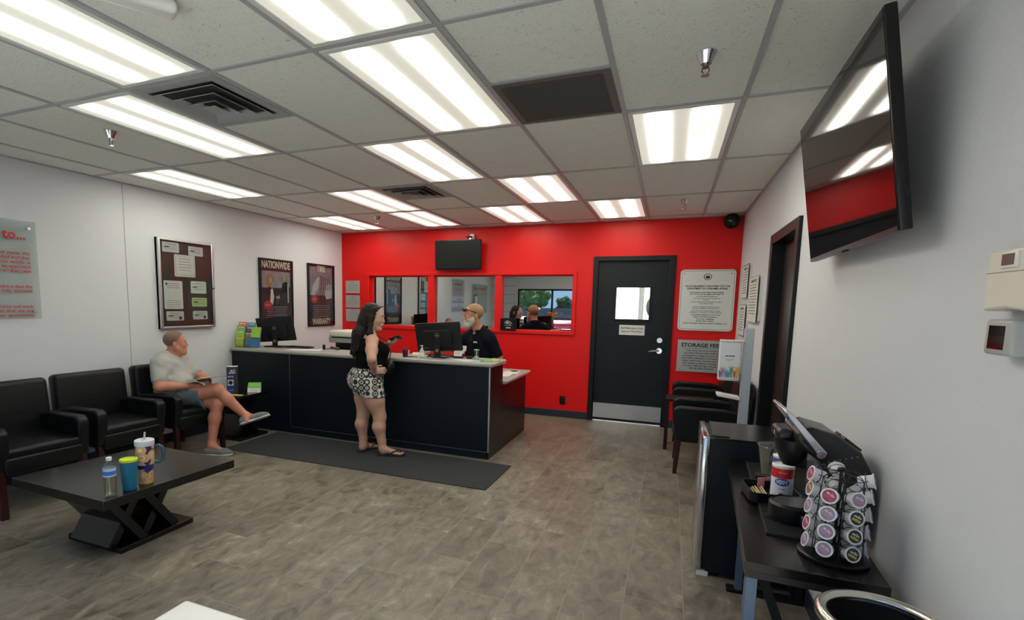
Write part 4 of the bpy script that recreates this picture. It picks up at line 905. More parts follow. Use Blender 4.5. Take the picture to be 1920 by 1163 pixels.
tc = t.nodes.new('ShaderNodeTexCoord'); vo = t.nodes.new('ShaderNodeTexVoronoi'); vo.inputs['Scale'].default_value = 19; vo.inputs['Randomness'].default_value = .55
t.links.new(tc.outputs['Object'], vo.inputs['Vector'])
rp = ramp(t, [(0, (.40, .16, .08)), (.20, (.70, .50, .36)), (.30, (.78, .66, .50)), (.40, (.62, .33, .12)), (.54, (.78, .52, .24)), (.62, (.10, .05, .14)), (.72, (.03, .02, .09))], 'LINEAR'); t.links.new(vo.outputs['Distance'], rp.inputs[0]); t.links.new(rp.outputs[0], b.inputs['Base Color'])
MB().lathe([(.001, 0), (.036, 0), (.038, .004), (.040, .10), (.050, .13), (.051, .235), (.001, .235)], 40).obj('cup', SUNF, t_)
MB().lathe([(.0405, .092), (.0445, .113), (.047, .118)], 40).obj('blue_band', mat('deep_blue_band', (.02, .02, .28), .3), t_)
MB().lathe([(.0515, .232), (.053, .236), (.053, .262), (.048, .266), (.001, .262)], 40).obj('lid', mat('pale_blue_lid', (.60, .68, .75), .35), t_)
MB().cyl((0, 0, .26), (.002, .0, .268), .018, n=20).cyl((.0, .0, .262), (.004, .003, .31), .0055, n=12).obj('straw', mat('straw_clear', (.5, .48, .48), .3), t_)
MB().tube([(.03, .038, .215), (.045, .055, .225), (.058, .07, .21), (.062, .075, .17), (.058, .07, .135), (.044, .055, .118), (.03, .036, .125)], .0095, 10).obj('handle', mat('navy_handle', (.02, .07, .14), .35), t_)

# ------------------------------------------------------------------ counter things
KZ = .976
def monitor(lb, loc, rz, tilt, w_=.525, h_=.305, zc=.22, base=(.24, .18), rl=0):
    m_ = thing('monitor', lb, 'monitor', loc, rz, 'desktop monitors on the counter')
    R = Matrix.Translation((0, .0, zc)) @ Matrix.Rotation(math.radians(tilt), 4, 'X') @ Matrix.Rotation(math.radians(rl), 4, 'Y')
    sh = MB().rbox((0, 0, 0), (w_, .022, h_), .006, 2).rbox((0, -.018, -.02), (w_*.62, .03, h_*.62), .012, 3)
    bmesh.ops.transform(sh.bm, matrix=R, verts=sh.bm.verts); sh = sh.obj('rear_shell', BLKMATTE, m_)
    sc = MB().box(-w_/2+.008, w_/2-.008, .0112, .0125, -h_/2+.015, h_/2-.008); bmesh.ops.transform(sc.bm, matrix=R, verts=sc.bm.verts); sc.obj('screen', GLOSSBLK, m_, flat=True)
    fm = R @ Matrix(((1, 0, 0, 0), (0, 0, -1, -.034), (0, 1, 0, .02), (0, 0, 0, 1)))
    mb = MB(); mb.tube([fm @ Vector((.023*math.cos(q), .023*math.sin(q), 0)) for q in (2*PI*i/28 for i in range(28))], .0016, 6, closed=True); text_into(mb, 'DELL', 0, 0, .017, z=.0002, bold=.0006, width=.033, mx=fm)
    fm2 = R @ Matrix(((1, 0, 0, -w_*.28), (0, 0, -1, -.0115), (0, 1, 0, -h_*.38), (0, 0, 0, 1))); mb.box(0, 0, 0, 0, 0, 0) if False else None
    text_into(mb, 'P2217H', 0, 0, .014, z=.0005, bold=.0004, mx=fm2)
    mb.obj('logo', mat('logo_silver', (.4, .41, .42), .3, .5), sh, flat=True)
    MB().prism([(-.035, -.035, .0), (.035, -.035, .0), (.032, -.03, zc+.02), (-.032, -.03, zc+.02)], (0, .018, 0)).obj('stand_neck', BLKMATTE, m_, bevel=.003)
    MB().rbox((0, .02, .006), (base[0], base[1], .012), .004, 2).obj('stand_base', BLKPLA, m_)
    MB().cyl((.0, -.0355, .075), (.0, -.034, .075), .018, n=20).obj('cable_hole', mat('hole_tan', (.2, .17, .15), .6), m_)
    return m_
monitor('black monitor seen from behind at the left end of the counter', (-4.52, 5.03, KZ), .12, 10, base=(.26, .18), rl=-5)
monitor('black monitor seen from behind in front of the bearded man', (-2.255, 4.93, KZ), .0, 10, base=(.22, .18), rl=-4)
# pen cup
t_ = thing('pen_cup', 'dark red cup of pens on the counter near the bearded man', 'cup', (-2.575, 4.79, KZ))
MB().lathe([(.001, 0), (.026, 0), (.033, .075), (.031, .076), (.025, .006), (.001, .006)], 24).obj('cup', mat('maroon_glass', (.10, .008, .02), .2), t_)
for k in range(6): MB().cyl((.012*math.cos(k), .012*math.sin(k), .01), (.026*math.cos(k*1.1), .026*math.sin(k*1.1), .10+.006*(k % 3)), .0035, n=8).obj('pen', [REDINK, INK, BLUEINK][k % 3], t_)
t_ = thing('card_stack', 'white paper pad leaning behind the pen cup', 'paper', (-2.60, 4.87, KZ)); MB().rbox((0, 0, .035), (.055, .012, .07), .003, 2, rot('X', -12)).obj('pad', PAPER, t_)
o = MB().rbox((0, 0, .02), (.11, .06, .038), .012, 3).obj('tape_dispenser', CREAMPLA, loc=(-2.50, 4.93, KZ)); tag(o, 'cream desk gadget between the pen cup and the pump bottle', 'dispenser')
o = MB().cyl((-.07, -.01, .006), (.03, .02, .006), .005, n=10).obj('pen', INK, loc=(-2.47, 4.80, KZ)); tag(o, 'black pen lying on the counter by the pump bottle', 'pen')
o = MB().box(-.13, .10, -.06, .08, 0, .004).obj('paper_sheet', PAPER, loc=(-2.40, 4.88, KZ), rz=.2, flat=True); tag(o, 'white paper lying behind the pump bottle', 'paper')
t_ = thing('pump_bottle', 'clear hand sanitizer pump bottle on the counter', 'bottle', (-2.375, 4.785, KZ))
MB().lathe([(.001, 0), (.026, 0), (.028, .005), (.028, .07), (.022, .085), (.010, .092), (.001, .092)], 28, sy=.75).obj('bottle', mat('gel_blue', (.42, .50, .58), .15), t_)
MB().lathe([(.0285, .02), (.0285, .06)], 28, sy=.75).obj('label', PAPER, t_)
MB().cyl((0, 0, .09), (0, 0, .105), .012, n=16).cyl((0, 0, .105), (0, 0, .125), .004, n=8).rbox((-.004, 0, .128), (.034, .012, .008), .003, 2).obj('pump', WHITEPLA, t_)
t_ = thing('card_holder', 'clear three tier holder full of white business cards', 'card holder', (-2.035, 4.99, KZ))
mb = MB()
for k in range(3): mb.box(-.05, .05, -.05+k*.028, -.048+k*.028, 0, .035+k*.028)
mb.box(-.052, -.05, -.05, .04, 0, .05).box(.05, .052, -.05, .04, 0, .05).box(-.05, .05, -.05, .04, 0, .002); mb.obj('holder', ACRYLIC, t_, flat=True)
for k in range(3): MB().rbox((-.002+.012*k, -.037+k*.028, .05+k*.026), (.088, .017, .055), .001, 1, rot('X', -14)).obj('card_block', PAPER, t_)
for k in range(3):
    mb = MB(); text_into(mb, 'AUTO REPAIR', -.002+.012*k, .0, .011, width=.05, bold=.0003, mx=Matrix(((1, 0, 0, 0), (0, .24, -1, -.048+k*.028), (0, .97, 0, .055+k*.026), (0, 0, 0, 1)))); mb.obj('print', GREYINK, t_, flat=True)
t_ = thing('drinking_glass', 'clear glass with white disc lid on the counter', 'glass', (-1.825, 4.94, KZ))
MB().lathe([(.001, 0), (.024, 0), (.026, .10), (.0245, .10), (.0225, .005), (.001, .005)], 28).obj('glass', PET, t_)
MB().lathe([(.001, .004), (.0215, .004), (.022, .035), (.001, .035)], 20).cyl((0, 0, .035), (0, 0, .1), .002, n=6).obj('contents', mat('frost_white', (.55, .56, .55), .4), t_)
MB().lathe([(.001, .1), (.027, .1), (.027, .104), (.001, .104)], 24).obj('lid', WHITEPLA, t_)
for k, (x, y, rz, m_, lb) in enumerate(((-1.80, 4.79, .15, PAPER, 'white flyer with blue print at the counter corner'), (-1.93, 4.83, -.1, CERTP, 'pale paper left of the corner flyer on the counter'), (-1.68, 4.95, .3, GREENINK, 'green leaflet near the back edge of the counter corner'))):
    o = MB().box(-.11, .11, -.06, .06, 0, .0015+k*.0008).obj('flyer', m_, loc=(x, y, KZ), rz=rz, flat=True); tag(o, lb, 'paper')
    if k == 0: MB().box(-.02, .06, -.05, .04, .002, .0026).obj('light_blue_print', mat('sky_print', (.2, .42, .62), .5), o, flat=True); MB().box(.065, .105, -.05, .05, .002, .0026).obj('navy_print', BLUEINK, o, flat=True)
    if k == 2: MB().box(.02, .09, -.03, .03, .0032, .0036).obj('yellow_print', mat('yellow_print', (.7, .5, .05), .5), o, flat=True)
o = MB().rbox((0, 0, .014), (.07, .03, .026), .009, 3).obj('stapler', BLKPLA, loc=(-1.92, 4.985, KZ), rz=.3); tag(o, 'small black stapler between the card holder and the glass', 'stapler')
o = MB().rbox((0, 0, .012), (.045, .03, .022), .01, 3).obj('mouse', WHITEPLA, loc=(-1.87, 5.05, KZ)); tag(o, 'white mouse like gadget beside the glass', 'gadget')
t_ = thing('keyboard', 'black keyboard behind the middle monitor on the counter', 'keyboard', (-2.22, 5.085, KZ), .0)
MB().rbox((0, 0, .008), (.40, .13, .016), .004, 2).obj('case', BLKPLA, t_)
mb = MB()
for r_ in range(5):
    for c2 in range(20): mb.box(-.19+c2*.019, -.174+c2*.019, -.055+r_*.022, -.037+r_*.022, .016, .02)
mb.obj('keys', BLKMATTE, t_, flat=True)
o = MB().rbox((0, 0, .012), (.60, .21, .022), .004, 2).obj('keyboard_tray', BLKPLA, loc=(-4.33, 5.02, KZ)) if False else None
t_ = thing('keyboard', 'black keyboard lying by the left monitor stand', 'keyboard', (-4.20, 5.085, KZ), .03)
MB().rbox((0, 0, .008), (.34, .12, .016), .004, 2).obj('case', BLKPLA, t_); mb = MB()
for r_ in range(5):
    for c2 in range(16): mb.box(-.155+c2*.019, -.14+c2*.019, -.05+r_*.02, -.033+r_*.02, .016, .02)
mb.obj('keys', BLKMATTE, t_, flat=True)
for k, (x, y, rz, lb) in enumerate(((-4.02, 4.84, .2, 'white paper on the counter right of the left monitor, nearer one'), (-3.88, 4.90, .35, 'white paper on the counter right of the left monitor, farther one'))):
    o = MB().box(-.12, .12, -.08, .08, 0, .0015+.001*k).obj('paper_sheet', PAPER, loc=(x, y, KZ), rz=rz, flat=True); tag(o, lb, 'paper')
o = MB().rbox((0, 0, .03), (.028, .03, .06), .006, 2).rbox((0, -.004, .05), (.02, .03, .016), .004, 1).obj('stamp', BLKPLA, loc=(-3.80, 5.03, KZ)); tag(o, 'small black rubber stamp on the back edge of the counter', 'stamp')
o = MB().rbox((0, 0, .02), (.11, .035, .03), .012, 3, rot('Y', 12)).obj('stapler', mat('maroon_metal', (.06, .02, .018), .35), loc=(-3.68, 5.08, KZ), rz=.5); tag(o, 'dark maroon stapler on the counter beside the printer', 'stapler')
# papers on the lower desk
for x, y, lb in ((-1.72, 5.86, 'white paper on the lower desk, farther of two'), (-1.74, 5.60, 'white paper on the lower desk, nearer of two')):
    o = MB().box(-.09, .09, -.12, .12, 0, .002).obj('paper_sheet', PAPER, loc=(x, y, .743), rz=.1, flat=True); tag(o, lb, 'paper')
o = MB().tube([(-.04, 0, .006), (0, .02, .009), (.04, .01, .006), (.02, -.02, .007), (-.03, -.01, .006)], .005, 6, closed=True).obj('cable_loop', BLKPLA, loc=(-1.70, 5.92, .7455)); tag(o, 'small black coiled cable on the lower desk paper', 'cable')
# printer and its stand
o = thing('printer_cabinet', 'black cabinet behind the counter under the white printer', 'cabinet', (-4.06, 6.02, 0))
MB().box(-.35, .35, -.25, .25, 0, .90).obj('carcass', LAMBLACK, o, bevel=.004); MB().box(-.34, -.005, -.262, -.25, .05, .88).obj('door', LAMBLACK, o, bevel=.003); MB().box(.005, .34, -.262, -.25, .05, .88).obj('door', LAMBLACK, o, bevel=.003)
t_ = thing('printer', 'beige printer on a cabinet behind the counter, left of the woman', 'printer', (-4.06, 6.02, .90))
MB().rbox((0, 0, .05), (.34, .34, .10), .01, 2).obj('base', BLKPLA, t_)
MB().rbox((0, 0, .135), (.50, .42, .085), .012, 3).obj('body', mat('printer_taupe', (.33, .32, .29), .5), t_)
MB().rbox((0, 0, .215), (.50, .42, .085), .02, 3).obj('scanner_lid', CREAMPLA, t_)
MB().box(-.2, .2, -.215, -.2, .16, .175).obj('paper_slot', BLKPLA, t_)
# brochure holders on the counter
def brochure_holder(x, y, rz, lb, cols, hts):
    h_ = thing('brochure_holder', lb, 'brochure holder', (x, y, KZ), rz)
    MB().box(-.11, .11, -.05, -.047, 0, .10).box(-.11, .11, .06, .063, 0, .20).box(-.11, -.107, -.05, .06, 0, .12).box(.107, .11, -.05, .06, 0, .12).box(-.11, .11, -.05, .06, 0, .003).box(-.002, .001, -.05, .06, 0, .11).obj('clear_rack', ACRYLIC, h_, flat=True)
    for k, (c, hh) in enumerate(zip(cols, hts)):
        bx, by = (-.055 if k % 2 == 0 else .055), -.035+(k//2)*.03
        b_ = thing('brochure', c[2], 'brochure', (0, 0, 0), 0, 'folded brochures in the counter racks')
        b_.matrix_world = Matrix.Translation((x, y, KZ+.004)) @ Matrix.Rotation(rz, 4, 'Z') @ Matrix.Translation((bx, by, 0)) @ Matrix.Rotation(math.radians(-8), 4, 'X')
        MB().box(-.05, .05, -.006, .006, 0, hh).obj('leaflet', c[0], b_, flat=True)
        MB().box(-.046, .046, -.0068, -.006, hh*.12, hh*.55).obj('picture_print', c[1], b_, flat=True)
        mb = MB(); fm = Matrix(((1, 0, 0, 0), (0, 0, -1, -.0062), (0, 1, 0, 0), (0, 0, 0, 1)))
        text_into(mb, c[3], 0, hh-.02, .022, width=.08, bold=.0008, mx=fm); text_into(mb, 'service guide', 0, hh-.045, .013, width=.07, mx=fm); mb.obj('lettering', PAPER, b_, flat=True)
LIME = mat('lime_print', (.28, .52, .05), .45); SKYP = mat('blue_photo_print', (.06, .25, .5), .45, var=.5, vscale=25); ORG = mat('orange_print', (.75, .12, .03), .45); TEAL = mat('teal_print', (.02, .28, .38), .45); PURP = mat('purple_print', (.12, .05, .22), .45); BRNP = mat('brown_photo_print', (.22, .12, .07), .5, var=.6, vscale=30); YEL = mat('yellow_green_print', (.55, .55, .06), .5, var=.3, vscale=40)
brochure_holder(-4.80, 4.81, .35, 'clear rack of colourful brochures at the far left counter end',
    [(LIME, YEL, 'lime green brochure, front left in the counter rack', 'GO GREEN'), (BRNP, SKYP, 'brochure with blue picture, front right in the counter rack', 'CAR CARE'), (GREENINK, LIME, 'green brochure in the middle row of the rack', 'OIL'), (PURP, BRNP, 'purple brochure in the middle row of the rack', 'TIRES'), (ORG, ORG, 'orange red brochure at the back left of the rack', 'BRAKES'), (TEAL, TEAL, 'teal brochure at the back right of the rack', 'COOLING')], [.20, .18, .255, .25, .30, .295])
t_ = thing('brochure_stand', 'green and blue leaflet stand between the brochure rack and monitor', 'leaflet', (-4.62, 4.80, KZ), .25)
MB().rbox((0, 0, .125), (.115, .012, .25), .002, 1, rot('X', -14)).obj('leaflet', mat('blue_leaflet', (.05, .16, .34), .4), t_)
MB().rbox((0, -.002, .185), (.1145, .012, .13), .002, 1, rot('X', -14)).obj('green_top', LIME, t_)
mb = MB(); fm = Matrix.Rotation(math.radians(-14), 4, 'X') @ Matrix(((1, 0, 0, 0), (0, 0, -1, -.037), (0, 1, 0, 0), (0, 0, 0, 1)))
text_into(mb, 'CHECK YOUR', .0, .225, .018, width=.08, bold=.0006, mx=fm); text_into(mb, 'CAR', -.0, .20, .018, width=.04, bold=.0006, mx=fm); mb.obj('lettering', INK, t_, flat=True)
# leaflets on the side table
t_ = thing('leaflet_tower', 'tall dark leaflet holder reading BUT WHAT on the side table', 'leaflet holder', (-4.53, 4.33, .50), .62)
MB().box(-.055, .055, -.03, .03, 0, .30).obj('holder', mat('night_photo_print', (.04, .04, .045), .4, var=.7, vscale=20), t_, flat=True)
MB().box(-.056, .056, -.031, .031, .30, .306).obj('top_edge', PAPER, t_, flat=True)
mb = MB(); mb.box(-.05, .02, -.0312, -.030, .0, .22); mb.obj('blue_panel', mat('royal_blue_print', (.03, .05, .30), .4), t_, flat=True)
mb = MB().box(-.045, .015, -.0318, -.031, .09, .155); mb.obj('white_panel', PAPER, t_, flat=True)
MB().ell((-.015, -.0318, .122), (.022, .001, .024)).obj('dog_picture', mat('dark_fur_print', (.02, .012, .01), .6), t_)
mb = MB(); fm = Matrix(((1, 0, 0, 0), (0, 0, -1, -.0315), (0, 1, 0, 0), (0, 0, 0, 1)))
text_into(mb, 'BUT', .012, .255, .03, width=.05, bold=.001, mx=fm); text_into(mb, 'WHAT?', .005, .232, .026, width=.075, bold=.001, mx=fm); text_into(mb, 'ABOUT ME', -.015, .19, .018, width=.06, bold=.001, mx=fm); text_into(mb, 'CALL TODAY', -.015, .035, .014, width=.055, bold=.0006, mx=fm); mb.obj('lettering', PAPER, t_, flat=True)
t_ = thing('card_box', 'low white card box with green top text, on the side table', 'card box', (-4.38, 4.50, .50), .62)
MB().prism([(-.07, -.035, 0), (-.07, .05, 0), (-.07, .05, .10), (-.07, -.02, .045)], (.14, 0, 0)).obj('box', PAPER, t_, flat=True)
MB().poly([(-.069, -.0215, .0462), (.069, -.0215, .0462), (.069, .0495, .1015), (-.069, .0495, .1015)]).obj('green_panel', GREENINK, t_, flat=True)
mb = MB(); s45 = math.atan2(.055, .07); fm = Matrix.Translation((0, -.0215, .0468)) @ Matrix.Rotation(s45, 4, 'X')
text_into(mb, 'Free Maintenance', 0, .06, .016, width=.11, bold=.0006, mx=fm); text_into(mb, 'To Keep Today!', 0, .038, .016, width=.10, bold=.0006, mx=fm); mb.obj('lettering', PALEGREEN, t_, flat=True)
mb = MB(); text_into(mb, 'gift card', 0, .020, .014, width=.06, mx=Matrix(((1, 0, 0, 0), (0, .31, -.95, -.0365), (0, .95, .31, 0), (0, 0, 0, 1)))); mb.obj('front_lettering', GREYINK, t_, flat=True)
o = MB().box(-.08, .08, -.03, .03, 0, .003).obj('leaflet', YEL, loc=(-4.40, 4.24, .50), rz=.2, flat=True); tag(o, 'yellow leaflet lying at the front edge of the side table', 'leaflet')
# plant seen in the mirrored window
t_ = thing('flower_vase', 'red vase of orange flowers by the rear window, seen mirrored', 'plant', (-3.02, .22, 0)) if False else None
t_ = thing('display_stand', 'small black display stand between the rear armchairs, seen mirrored', 'stand', (-3.05, .0, 0))
MB().box(-.14, .14, -.14, .14, .90, .93).box(-.02, .02, -.02, .02, .03, .90).box(-.14, .14, -.12, .12, 0, .03).obj('frame', BLKMATTE, t_)
t_ = thing('flower_vase', 'red vase of orange flowers on the display stand, seen mirrored', 'plant', (-3.05, .0, .93))
MB().lathe([(.001, 0), (.05, 0), (.08, .08), (.05, .18), (.06, .22), (.001, .22)], 24).obj('vase', mat('red_glaze', (.4, .03, .02), .3), t_)
mb = MB()
for k in range(14): a_ = k*2.4; mb.ell((.10*math.cos(a_)*(.4+.05*k), .10*math.sin(a_)*(.4+.05*k), .33+.02*(k % 5)), (.045, .045, .035), n=10)
mb.obj('blossoms', mat('orange_petals', (.7, .18, .04), .7), t_)
mb = MB()
for k in range(8): a_ = k*.8; mb.tube([(0, 0, .18), (.05*math.cos(a_), .05*math.sin(a_), .26), (.10*math.cos(a_), .1*math.sin(a_), .33)], .004, 5)
mb.obj('stems', GREENINK, t_)

# ------------------------------------------------------------------ outdoors
ASP = mat('asphalt', (.09, .09, .09), .9, var=.2, vscale=3); CONC = mat('sunlit_concrete', (.50, .49, .46), .9, var=.1, vscale=2)
o = MB().box(-60, 60, -70, YB-.16, -.2, -.06).obj('ground_outside', ASP, flat=True); structure(o); o.name = 'floor_outside'
o = structure(MB().box(-12, 12, -5.2, YB-.16, -.06, -.03).obj('floor_outside', mat('pale_bounce_apron', (.62, .61, .58), .9, var=.08, vscale=2), flat=True))  # pale apron added to bounce sunlight through the windows onto the ceiling
o = structure(MB().box(-25, 25, YF+.2, 30, -.1, -.0).obj('floor_outside', CONC, flat=True))
o = structure(MB().box(-25, 25, 15, 15.3, 0, 6).obj('wall_bright_backdrop', mat('white_backdrop', (.78, .77, .74), .9), flat=True))  # white wall added to catch the sun so the door pane looks white
t_ = thing('tire_rack', 'grey steel rack of tires outside, behind the staff door pane', 'rack', (-.42, 11, 0))
MB().box(-.18, -.10, -.2, .2, 0, 2.6).box(.6, .68, -.2, .2, 0, 2.6).box(-.18, .68, -.2, .2, 1.2, 1.26).box(-.18, .68, -.2, .2, 2.0, 2.06).obj('frame', mat('rack_green_grey', (.12, .13, .11), .6), t_)
for z in (1.55, 2.36): MB().tube([(.25+.22*math.cos(q), .0, z+.22*math.sin(q)) for q in (2*PI*i/24 for i in range(24))], .08, 8, closed=True).obj('tire', RUBBER, t_)
def tree(x, y, h_, r_, lb, col):
    t_ = thing('tree', lb, 'tree', (x, y, -.06), 0, 'trees outside the rear window')
    MB().cyl((0, 0, 0), (0, 0, h_*.55), .16, .10, n=10).obj('trunk', mat('bark', (.10, .07, .05), .9), t_)
    mb = MB(); rnd = random.Random(int(x*10))
    for k in range(26):
        a_, b_ = rnd.uniform(0, 2*PI), rnd.uniform(-1, 1); q = r_*rnd.uniform(.35, .95)
        c = (q*math.cos(a_)*math.sqrt(1-b_*b_), q*math.sin(a_)*math.sqrt(1-b_*b_), h_*.66+q*b_*.8)
        b2 = bmesh.new(); bmesh.ops.create_icosphere(b2, subdivisions=3, radius=r_*rnd.uniform(.25, .42))
        for v in b2.verts: v.co *= 1+rnd.uniform(-.16, .16)
        mb.merge(b2, Matrix.Translation(c))
    mb.obj('crown', mat(col[0], col[1], .9, var=.6, vscale=3), t_, flat=True)
tree(-11.3, -30, 3.2, 1.5, 'large green tree left in the mirrored window view', ('leaf_green', (.07, .16, .03)))
tree(-8.5, -30, 2.4, .95, 'smaller dark tree right in the mirrored window view', ('leaf_dark', (.03, .075, .025)))
def car(x, y, lb, col, n):
    c_ = thing('car', lb, 'car', (x, y, -.06), PI/2, 'cars parked outside the rear window')
    P_ = [(-2.15, .35), (-2.2, .75), (-1.9, .95), (-1.3, 1.02), (-.75, 1.45), (.9, 1.5), (1.6, 1.05), (2.1, .95), (2.2, .6), (2.15, .35)]
    MB().prism([(a_, -.88, b_) for a_, b_ in P_], (0, 1.76, 0)).obj('body', mat(n, col, .25, coat=.5), c_, bevel=.10, seg=3)
    G_ = mat('car_glass', (.02, .025, .03), .05)
    MB().prism([(-.72, -.885, 1.06), (-.52, -.885, 1.38), (.82, -.885, 1.42), (1.32, -.885, 1.08)], (0, 1.77, 0)).obj('side_windows', G_, c_, flat=True)
    MB().prism([(-1.27, -.72, 1.045), (-.80, -.66, 1.43), (-.80, .66, 1.43), (-1.27, .72, 1.045)], (-.02, 0, .02)).obj('windshield', G_, c_, flat=True)
    MB().prism([(1.56, -.72, 1.10), (.95, -.66, 1.49), (.95, .66, 1.49), (1.56, .72, 1.10)], (.03, 0, .02)).obj('rear_glass', G_, c_, flat=True)
    for sx in (-1.35, 1.35):
        for sy in (-.8, .8): MB().cyl((sx, sy-.11, .33), (sx, sy+.11, .33), .33, n=24).obj('wheel', RUBBER, c_)
car(-7.0, -12.6, 'blue car parked outside, left in the mirrored window', (.10, .22, .42), 'blue_car_paint')
car(-4.25, -7.4, 'red car parked outside, right in the mirrored window', (.45, .03, .06), 'red_car_paint')

# ------------------------------------------------------------------ people (signed distance modelling, one continuous skin each)
import openvdb
def V3(p): return np.array(p, dtype=np.float64)
class Body:
    def __init__(s): s.p = []
    def c(s, a, b_, ra, rb, k=.03, t=''): s.p.append(('c', V3(a), V3(b_), ra, rb, k, t)); return s
    def e(s, c, rad, R=None, k=.04, t=''): s.p.append(('e', V3(c), V3(rad), np.eye(3) if R is None else np.array(R), k, 0, t)); return s
    def sub(s, c, rad, R=None, k=.01, t=''): s.p.append(('s', V3(c), V3(rad), np.eye(3) if R is None else np.array(R), k, 0, t)); return s
def dist(pr, X, Y, Z, infl):
    if pr[0] == 'c':
        a, b_, ra, rb = pr[1:5]; ba = b_-a; L2 = max(ba@ba, 1e-9)
        t = np.clip(((X-a[0])*ba[0]+(Y-a[1])*ba[1]+(Z-a[2])*ba[2])/L2, 0, 1)
        return np.sqrt((X-a[0]-t*ba[0])**2+(Y-a[1]-t*ba[1])**2+(Z-a[2]-t*ba[2])**2)-(ra+(rb-ra)*t)-infl
    c, rad, R = pr[1:4]; rad = rad+infl
    qx = (X-c[0])*R[0, 0]+(Y-c[1])*R[1, 0]+(Z-c[2])*R[2, 0]
    qy = (X-c[0])*R[0, 1]+(Y-c[1])*R[1, 1]+(Z-c[2])*R[2, 1]
    qz = (X-c[0])*R[0, 2]+(Y-c[1])*R[1, 2]+(Z-c[2])*R[2, 2]
    k0 = np.sqrt((qx/rad[0])**2+(qy/rad[1])**2+(qz/rad[2])**2); k1 = np.sqrt((qx/rad[0]**2)**2+(qy/rad[1]**2)**2+(qz/rad[2]**2)**2)
    return k0*(k0-1)/np.maximum(k1, 1e-9)
def sdf_mesh(name, prims, m, parent, h=.005, infl=0., cuts=(), kmul=1., noise=0, holes=()):
    """cuts: (normal, offset) keeps points where n.p <= offset."""
    lo = np.full(3, 1e9); hi = -lo
    for p in prims:
        if p[0] == 'c':
            for q, r in ((p[1], p[3]), (p[2], p[4])): lo = np.minimum(lo, q-r); hi = np.maximum(hi, q+r)
        elif p[0] == 'e': r = max(p[2]); lo = np.minimum(lo, p[1]-r); hi = np.maximum(hi, p[1]+r)
    lo -= infl+4*h; hi += infl+4*h; n = np.ceil((hi-lo)/h).astype(int)+1
    ax_ = [lo[i]+h*np.arange(n[i]) for i in range(3)]
    D = np.full(n, .06, dtype=np.float32)
    for p in prims:
        k = max(p[5] if p[0] == 'c' else p[4], 1e-4)*kmul
        if p[0] == 'c': r = max(p[3], p[4]); a = np.minimum(p[1], p[2])-r; b_ = np.maximum(p[1], p[2])+r
        else: r = max(p[2]); a = p[1]-r; b_ = p[1]+r
        pad = infl+k+2*h+.012; sl = []
        for i in range(3):
            i0 = max(0, int((a[i]-pad-lo[i])/h)); i1 = min(n[i], int((b_[i]+pad-lo[i])/h)+2); sl.append(slice(i0, i1))
        X = ax_[0][sl[0]][:, None, None]; Y = ax_[1][sl[1]][None, :, None]; Z = ax_[2][sl[2]][None, None, :]
        d = dist(p, X, Y, Z, infl if p[0] != 's' else -infl*.3).astype(np.float32); o = D[tuple(sl)]
        if p[0] == 's':
            hh = np.maximum(k-np.abs(o+d), 0)/k; D[tuple(sl)] = np.maximum(o, -d)+hh*hh*k*.25
        else:
            hh = np.maximum(k-np.abs(o-d), 0)/k; D[tuple(sl)] = np.minimum(o, d)-hh*hh*k*.25
    X = ax_[0][:, None, None]; Y = ax_[1][None, :, None]; Z = ax_[2][None, None, :]
    if noise:
        fr_, am = noise; D = D+(am*np.sin(X*fr_+3*np.sin(Z*fr_*.6))*np.sin(Y*fr_*1.1+2)*np.sin(Z*fr_*.8+1+2*np.sin(X*fr_*.5))).astype(np.float32)
    for nrm, off in cuts: D = np.maximum(D, (X*nrm[0]+Y*nrm[1]+Z*nrm[2]-off).astype(np.float32))
    for pr in holes: D = np.maximum(D, -dist(pr, X, Y, Z, 0).astype(np.float32))
    D = np.clip(D, -3*h, 3*h)
    g = openvdb.FloatGrid(background=3*h); g.copyFromArray(np.ascontiguousarray(D))
    P_, T_, Q_ = g.convertToPolygons(0.0)
    me = bpy.data.meshes.new(name); faces = [tuple(int(i) for i in f) for f in T_]+[tuple(int(i) for i in f) for f in Q_]
    me.from_pydata([tuple(v) for v in (P_*h+lo)], [], faces); me.update()
    b2 = bmesh.new(); b2.from_mesh(me); bmesh.ops.recalc_face_normals(b2, faces=b2.faces)
    big = sum(f.normal.dot(f.calc_center_median()-Vector((lo+hi)/2)) for f in list(b2.faces)[::50])
    if big < 0: bmesh.ops.reverse_faces(b2, faces=b2.faces)
    b2.to_mesh(me); b2.free(); me.materials.append(m)
    for p in me.polygons: p.use_smooth = True
    o = bpy.data.objects.new(name, me); COL.objects.link(o)
    if parent is not None:
        o.parent = parent; o.matrix_parent_inverse = parent.matrix_world.inverted() if parent.type != 'EMPTY' else Matrix.Translation(-Vector(parent.location))
    return o
def basis(f, up=(0, 0, 1)):
    f = Vector(f).normalized(); l = Vector(up).cross(f).normalized(); u = f.cross(l); return f, l, u
